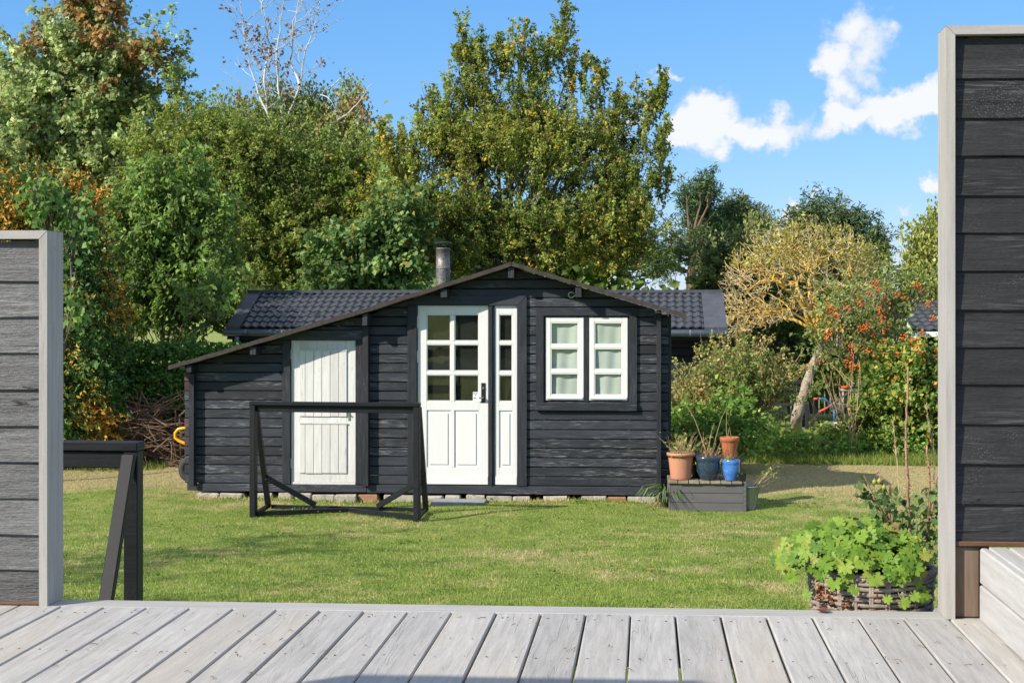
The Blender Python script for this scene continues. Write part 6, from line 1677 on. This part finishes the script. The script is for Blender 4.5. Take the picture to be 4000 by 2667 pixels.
def rose():
    Y = 6.35; z0 = float(ground_z(1.4, Y)); base = Vector((XP(905, Y), Y, z0)); t = thing('rose_bush', 'straggly rose bush with thorny stems behind the geranium basket', 'shrub', base); rr = random.Random(19)
    m = MB(); pts_all = []
    def stem(pts, r0, r1, thorns=True):
        fine = []
        for i in range(len(pts) - 1):
            for q in range(5): fine.append(pts[i].lerp(pts[i + 1], q / 5) + Vector((rr.gauss(0, .0022), rr.gauss(0, .002), 0)))
        fine.append(pts[-1]); n = len(fine); m.tube(fine, [r0 + (r1 - r0) * i / (n - 1) for i in range(n)], 7, True)
        if thorns:
            for i in range(n * 2):
                j = rr.randrange(0, n - 1); p = fine[j].lerp(fine[j + 1], rr.random()); a = rr.uniform(0, 6.28); rad = r0 + (r1 - r0) * j / n; d = Vector((math.cos(a), math.sin(a), -.25)) ; m.tube([p + d * rad * .7, p + d * (rad + .011)], [.0028, .0004], 4, False)
        pts_all.extend(fine)
    w = lambda px, py, dy=0: W(px, py, Y + dy)
    stem([w(906, 700), w(908, 600), w(910, 545), w(907, 480), w(906, 440), w(907, 400), w(908, 366)], .0085, .004)
    stem([w(906, 690, .05), w(922, 580, .05), w(929, 520, .05), w(930, 480, .05), w(927, 445, .05)], .008, .004)
    stem([w(904, 690), w(893, 560), w(884, 520), w(872, 497), w(862, 490)], .007, .004); stem([w(893, 560), w(889, 510), w(882, 480), w(878, 470)], .006, .003)
    stem([w(925, 545, .05), w(934, 500, .05), w(940, 465, .05)], .006, .003)
    stem([w(884, 520), w(876, 500), w(874, 484)], .004, .002, False)
    for i in range(16): stem([w(905 + rr.gauss(0, 8), 640, rr.gauss(0, .06)), w(905 + rr.gauss(0, 14), 580, rr.gauss(0, .1)), w(906 + rr.gauss(0, 20), 515 + rr.gauss(0, 18), rr.gauss(0, .13))], .004, .002, rr.random() < .4)
    m.build('thorny_stems', M['rose_stem'], t, True)
    r = np.random.default_rng(6); Q = np.array([tuple(p) for p in pts_all]); 
    zlo = W(905, 600, Y).z; zhi = W(905, 492, Y).z; Q = Q[(Q[:, 2] > zlo) & (Q[:, 2] < zhi + .02)]; P = Q[r.integers(0, len(Q), 640)] + r.normal(size=(640, 3)) * np.array([.035, .05, .022])
    q = len(P); Ls = .044 * (.55 + .7 * r.random(q)); leaves('leaves', P, r.normal(size=(q, 3)) + np.array([0, 0, -.2]), r.normal(size=(q, 3)) + np.array([-.3, -.4, .7]), Ls, Ls * .62, palette(P, r, (.028, .060, .020), (.085, .125, .04), rare=(.19, .13, .06), rare_p=.08), M['leaf'], t)
    for px, py in ((874.5, 481.5), (879.5, 480.5), (884, 487)):
        MB().lathe([(.001, -.011), (.007, -.008), (.0105, 0), (.008, .008), (.003, .011), (.002, .016)], tuple(w(px, py, -.02)), 12).build('rose_hip', simple('green_hip', (.32, .33, .06), .4, var=.15), t, True)
    # dry grass heads near the post
    g = MB()
    for a, b_ in (((935, 470), (926, 405)), ((900, 505), (893, 420)), ((934, 480), (932, 430))):
        p, q_ = w(*a, .1), w(*b_, .1); g.tube([p, p.lerp(q_, .6) + Vector((.004, 0, 0)), q_], [.002, .0016, .001], 4, False)
        for i in range(30):
            x = p.lerp(q_, .55 + .45 * rr.random()); g.tube([x, x + Vector((rr.gauss(0, .006), rr.gauss(0, .006), .014))], [.0022, .0006], 3, False)
    g.build('dry_grass_heads', M['straw'], t)
rose()

# curled dead leaf on the deck edge, fallen leaves on the lawn
def dead_leaf(p, s, label, seed, col=(.16, .06, .03), group=None, flat=.5):
    rr = random.Random(seed); v = []; n = 9
    for i in range(n):
        for j in range(4):
            u = i / (n - 1); w = (j / 3 - .5) * 2 * math.sin(math.pi * u) ** .7 * .45
            v.append((p.x + (u - .5) * s * math.cos(seed) - w * s * math.sin(seed), p.y + (u - .5) * s * math.sin(seed) + w * s * math.cos(seed), p.z + .004 + s * flat * (w * w * 1.2 + .25 * (u - .5) ** 2 + .06 * math.sin(7 * u + 3 * w))))
    f = [(i * 4 + j, i * 4 + j + 1, i * 4 + 4 + j + 1, i * 4 + 4 + j) for i in range(n - 1) for j in range(3)]
    m = MB().add(v, f); e = Vector(v[-2]); m.tube([e, e + Vector((s * .35, 0, .004))], [.0012, .0008], 4, False)
    o = m.build('dead_leaf', simple('dead_leaf_brown', col, .8, var=.4, nscale=40), None, True); tag(o, label, 'leaf', group); return o
dead_leaf(G(823, 611, DZ + .002), .05, 'curled brown dead leaf on the deck edge below the basket', 3)
lab = {(280, 524): 'orange fallen leaf on the grass left of the goal foot', (345, 531): 'orange fallen leaf on the grass in front of the shed goal', (650, 573): 'russet fallen leaf on the open grass in mid lawn', (600, 545): 'pale brown fallen leaf on the grass below the window'}
for i, ((px, py), l) in enumerate(lab.items()):
    g = G(px, py, 0.0); 
    for _ in range(6): g = G(px, py, float(ground_z(g.x, g.y)))
    g.z += .03; dead_leaf(g, .075, l, i + 5, (.42, .2, .06), 'fallen leaves on the lawn', .3)

# ------------------------------------------------------------------ beside and behind the camera, unseen: parasol and tree added for their shadows
def parasol():
    c = Vector((-2.95, .925, DZ)); t = thing('parasol', 'unseen pale octagonal parasol behind the viewer, added for its shadow on the deck', 'parasol', c)
    k = simple('parasol_cloth', (.66, .64, .60), .9, var=.05)
    zt = 2.55; R = 1.28; zr = 2.12; v = [(c.x, c.y, c.z + zt)]
    for i in range(8): a = math.pi / 8 + i * math.pi / 4; v.append((c.x + R * math.cos(a), c.y + R * math.sin(a), c.z + zr))
    for i in range(8): a = math.pi / 8 + i * math.pi / 4; v.append((c.x + R * math.cos(a), c.y + R * math.sin(a), c.z + zr - .14))
    f = [(0, 1 + i, 1 + (i + 1) % 8) for i in range(8)] + [(1 + i, 9 + i, 9 + (i + 1) % 8, 1 + (i + 1) % 8) for i in range(8)]
    MB().add(v, f).build('canopy', k, t)
    MB().tube([c, c + Vector((0, 0, zt + .06))], .024, 12).build('pole', M['step_y'], t, True)
    for i in range(8):
        a = math.pi / 8 + i * math.pi / 4; MB().tube([c + Vector((0, 0, zt - .03)), c + Vector((R * .98 * math.cos(a), R * .98 * math.sin(a), zr - .02))], .010, 6).build('rib', M['step_y'], t)
    MB().lathe([(.001, .0), (.3, 0), (.3, .05), (.05, .08), (.04, .3), (.001, .3)], tuple(c + Vector((0, 0, .002))), 28).build('base', M['slab'], t, True)
parasol()
def side_tree():
    b = Vector((-9.4, 6.0, .2)); t = thing('garden_tree', 'small open garden tree outside the view, added for its shadow on the lawn', 'tree', b)
    bl = [(np.array([-9.3 + dx, 6.0 + dy, 4.4 + dz]), np.array([.85, .85, .45]), 1.0) for dx, dy, dz in ((0, 0, 0), (-.9, .6, .4), (.6, 1.1, .5), (.3, -.9, .3), (-.5, 1.6, -.2), (.5, 2.4, .3), (-.4, -1.5, .6))]
    P, D = foliage_part('crown', t, bl, 300, 14, .36, .08, .7, 331, (.06, .1, .02), (.15, .19, .04), None, gap=(2.2, -.1))
    limbs(t, b, Vector((-9.3, 6.1, 3.3)), bl, P, 120, .09, 'bark', 331)
side_tree()
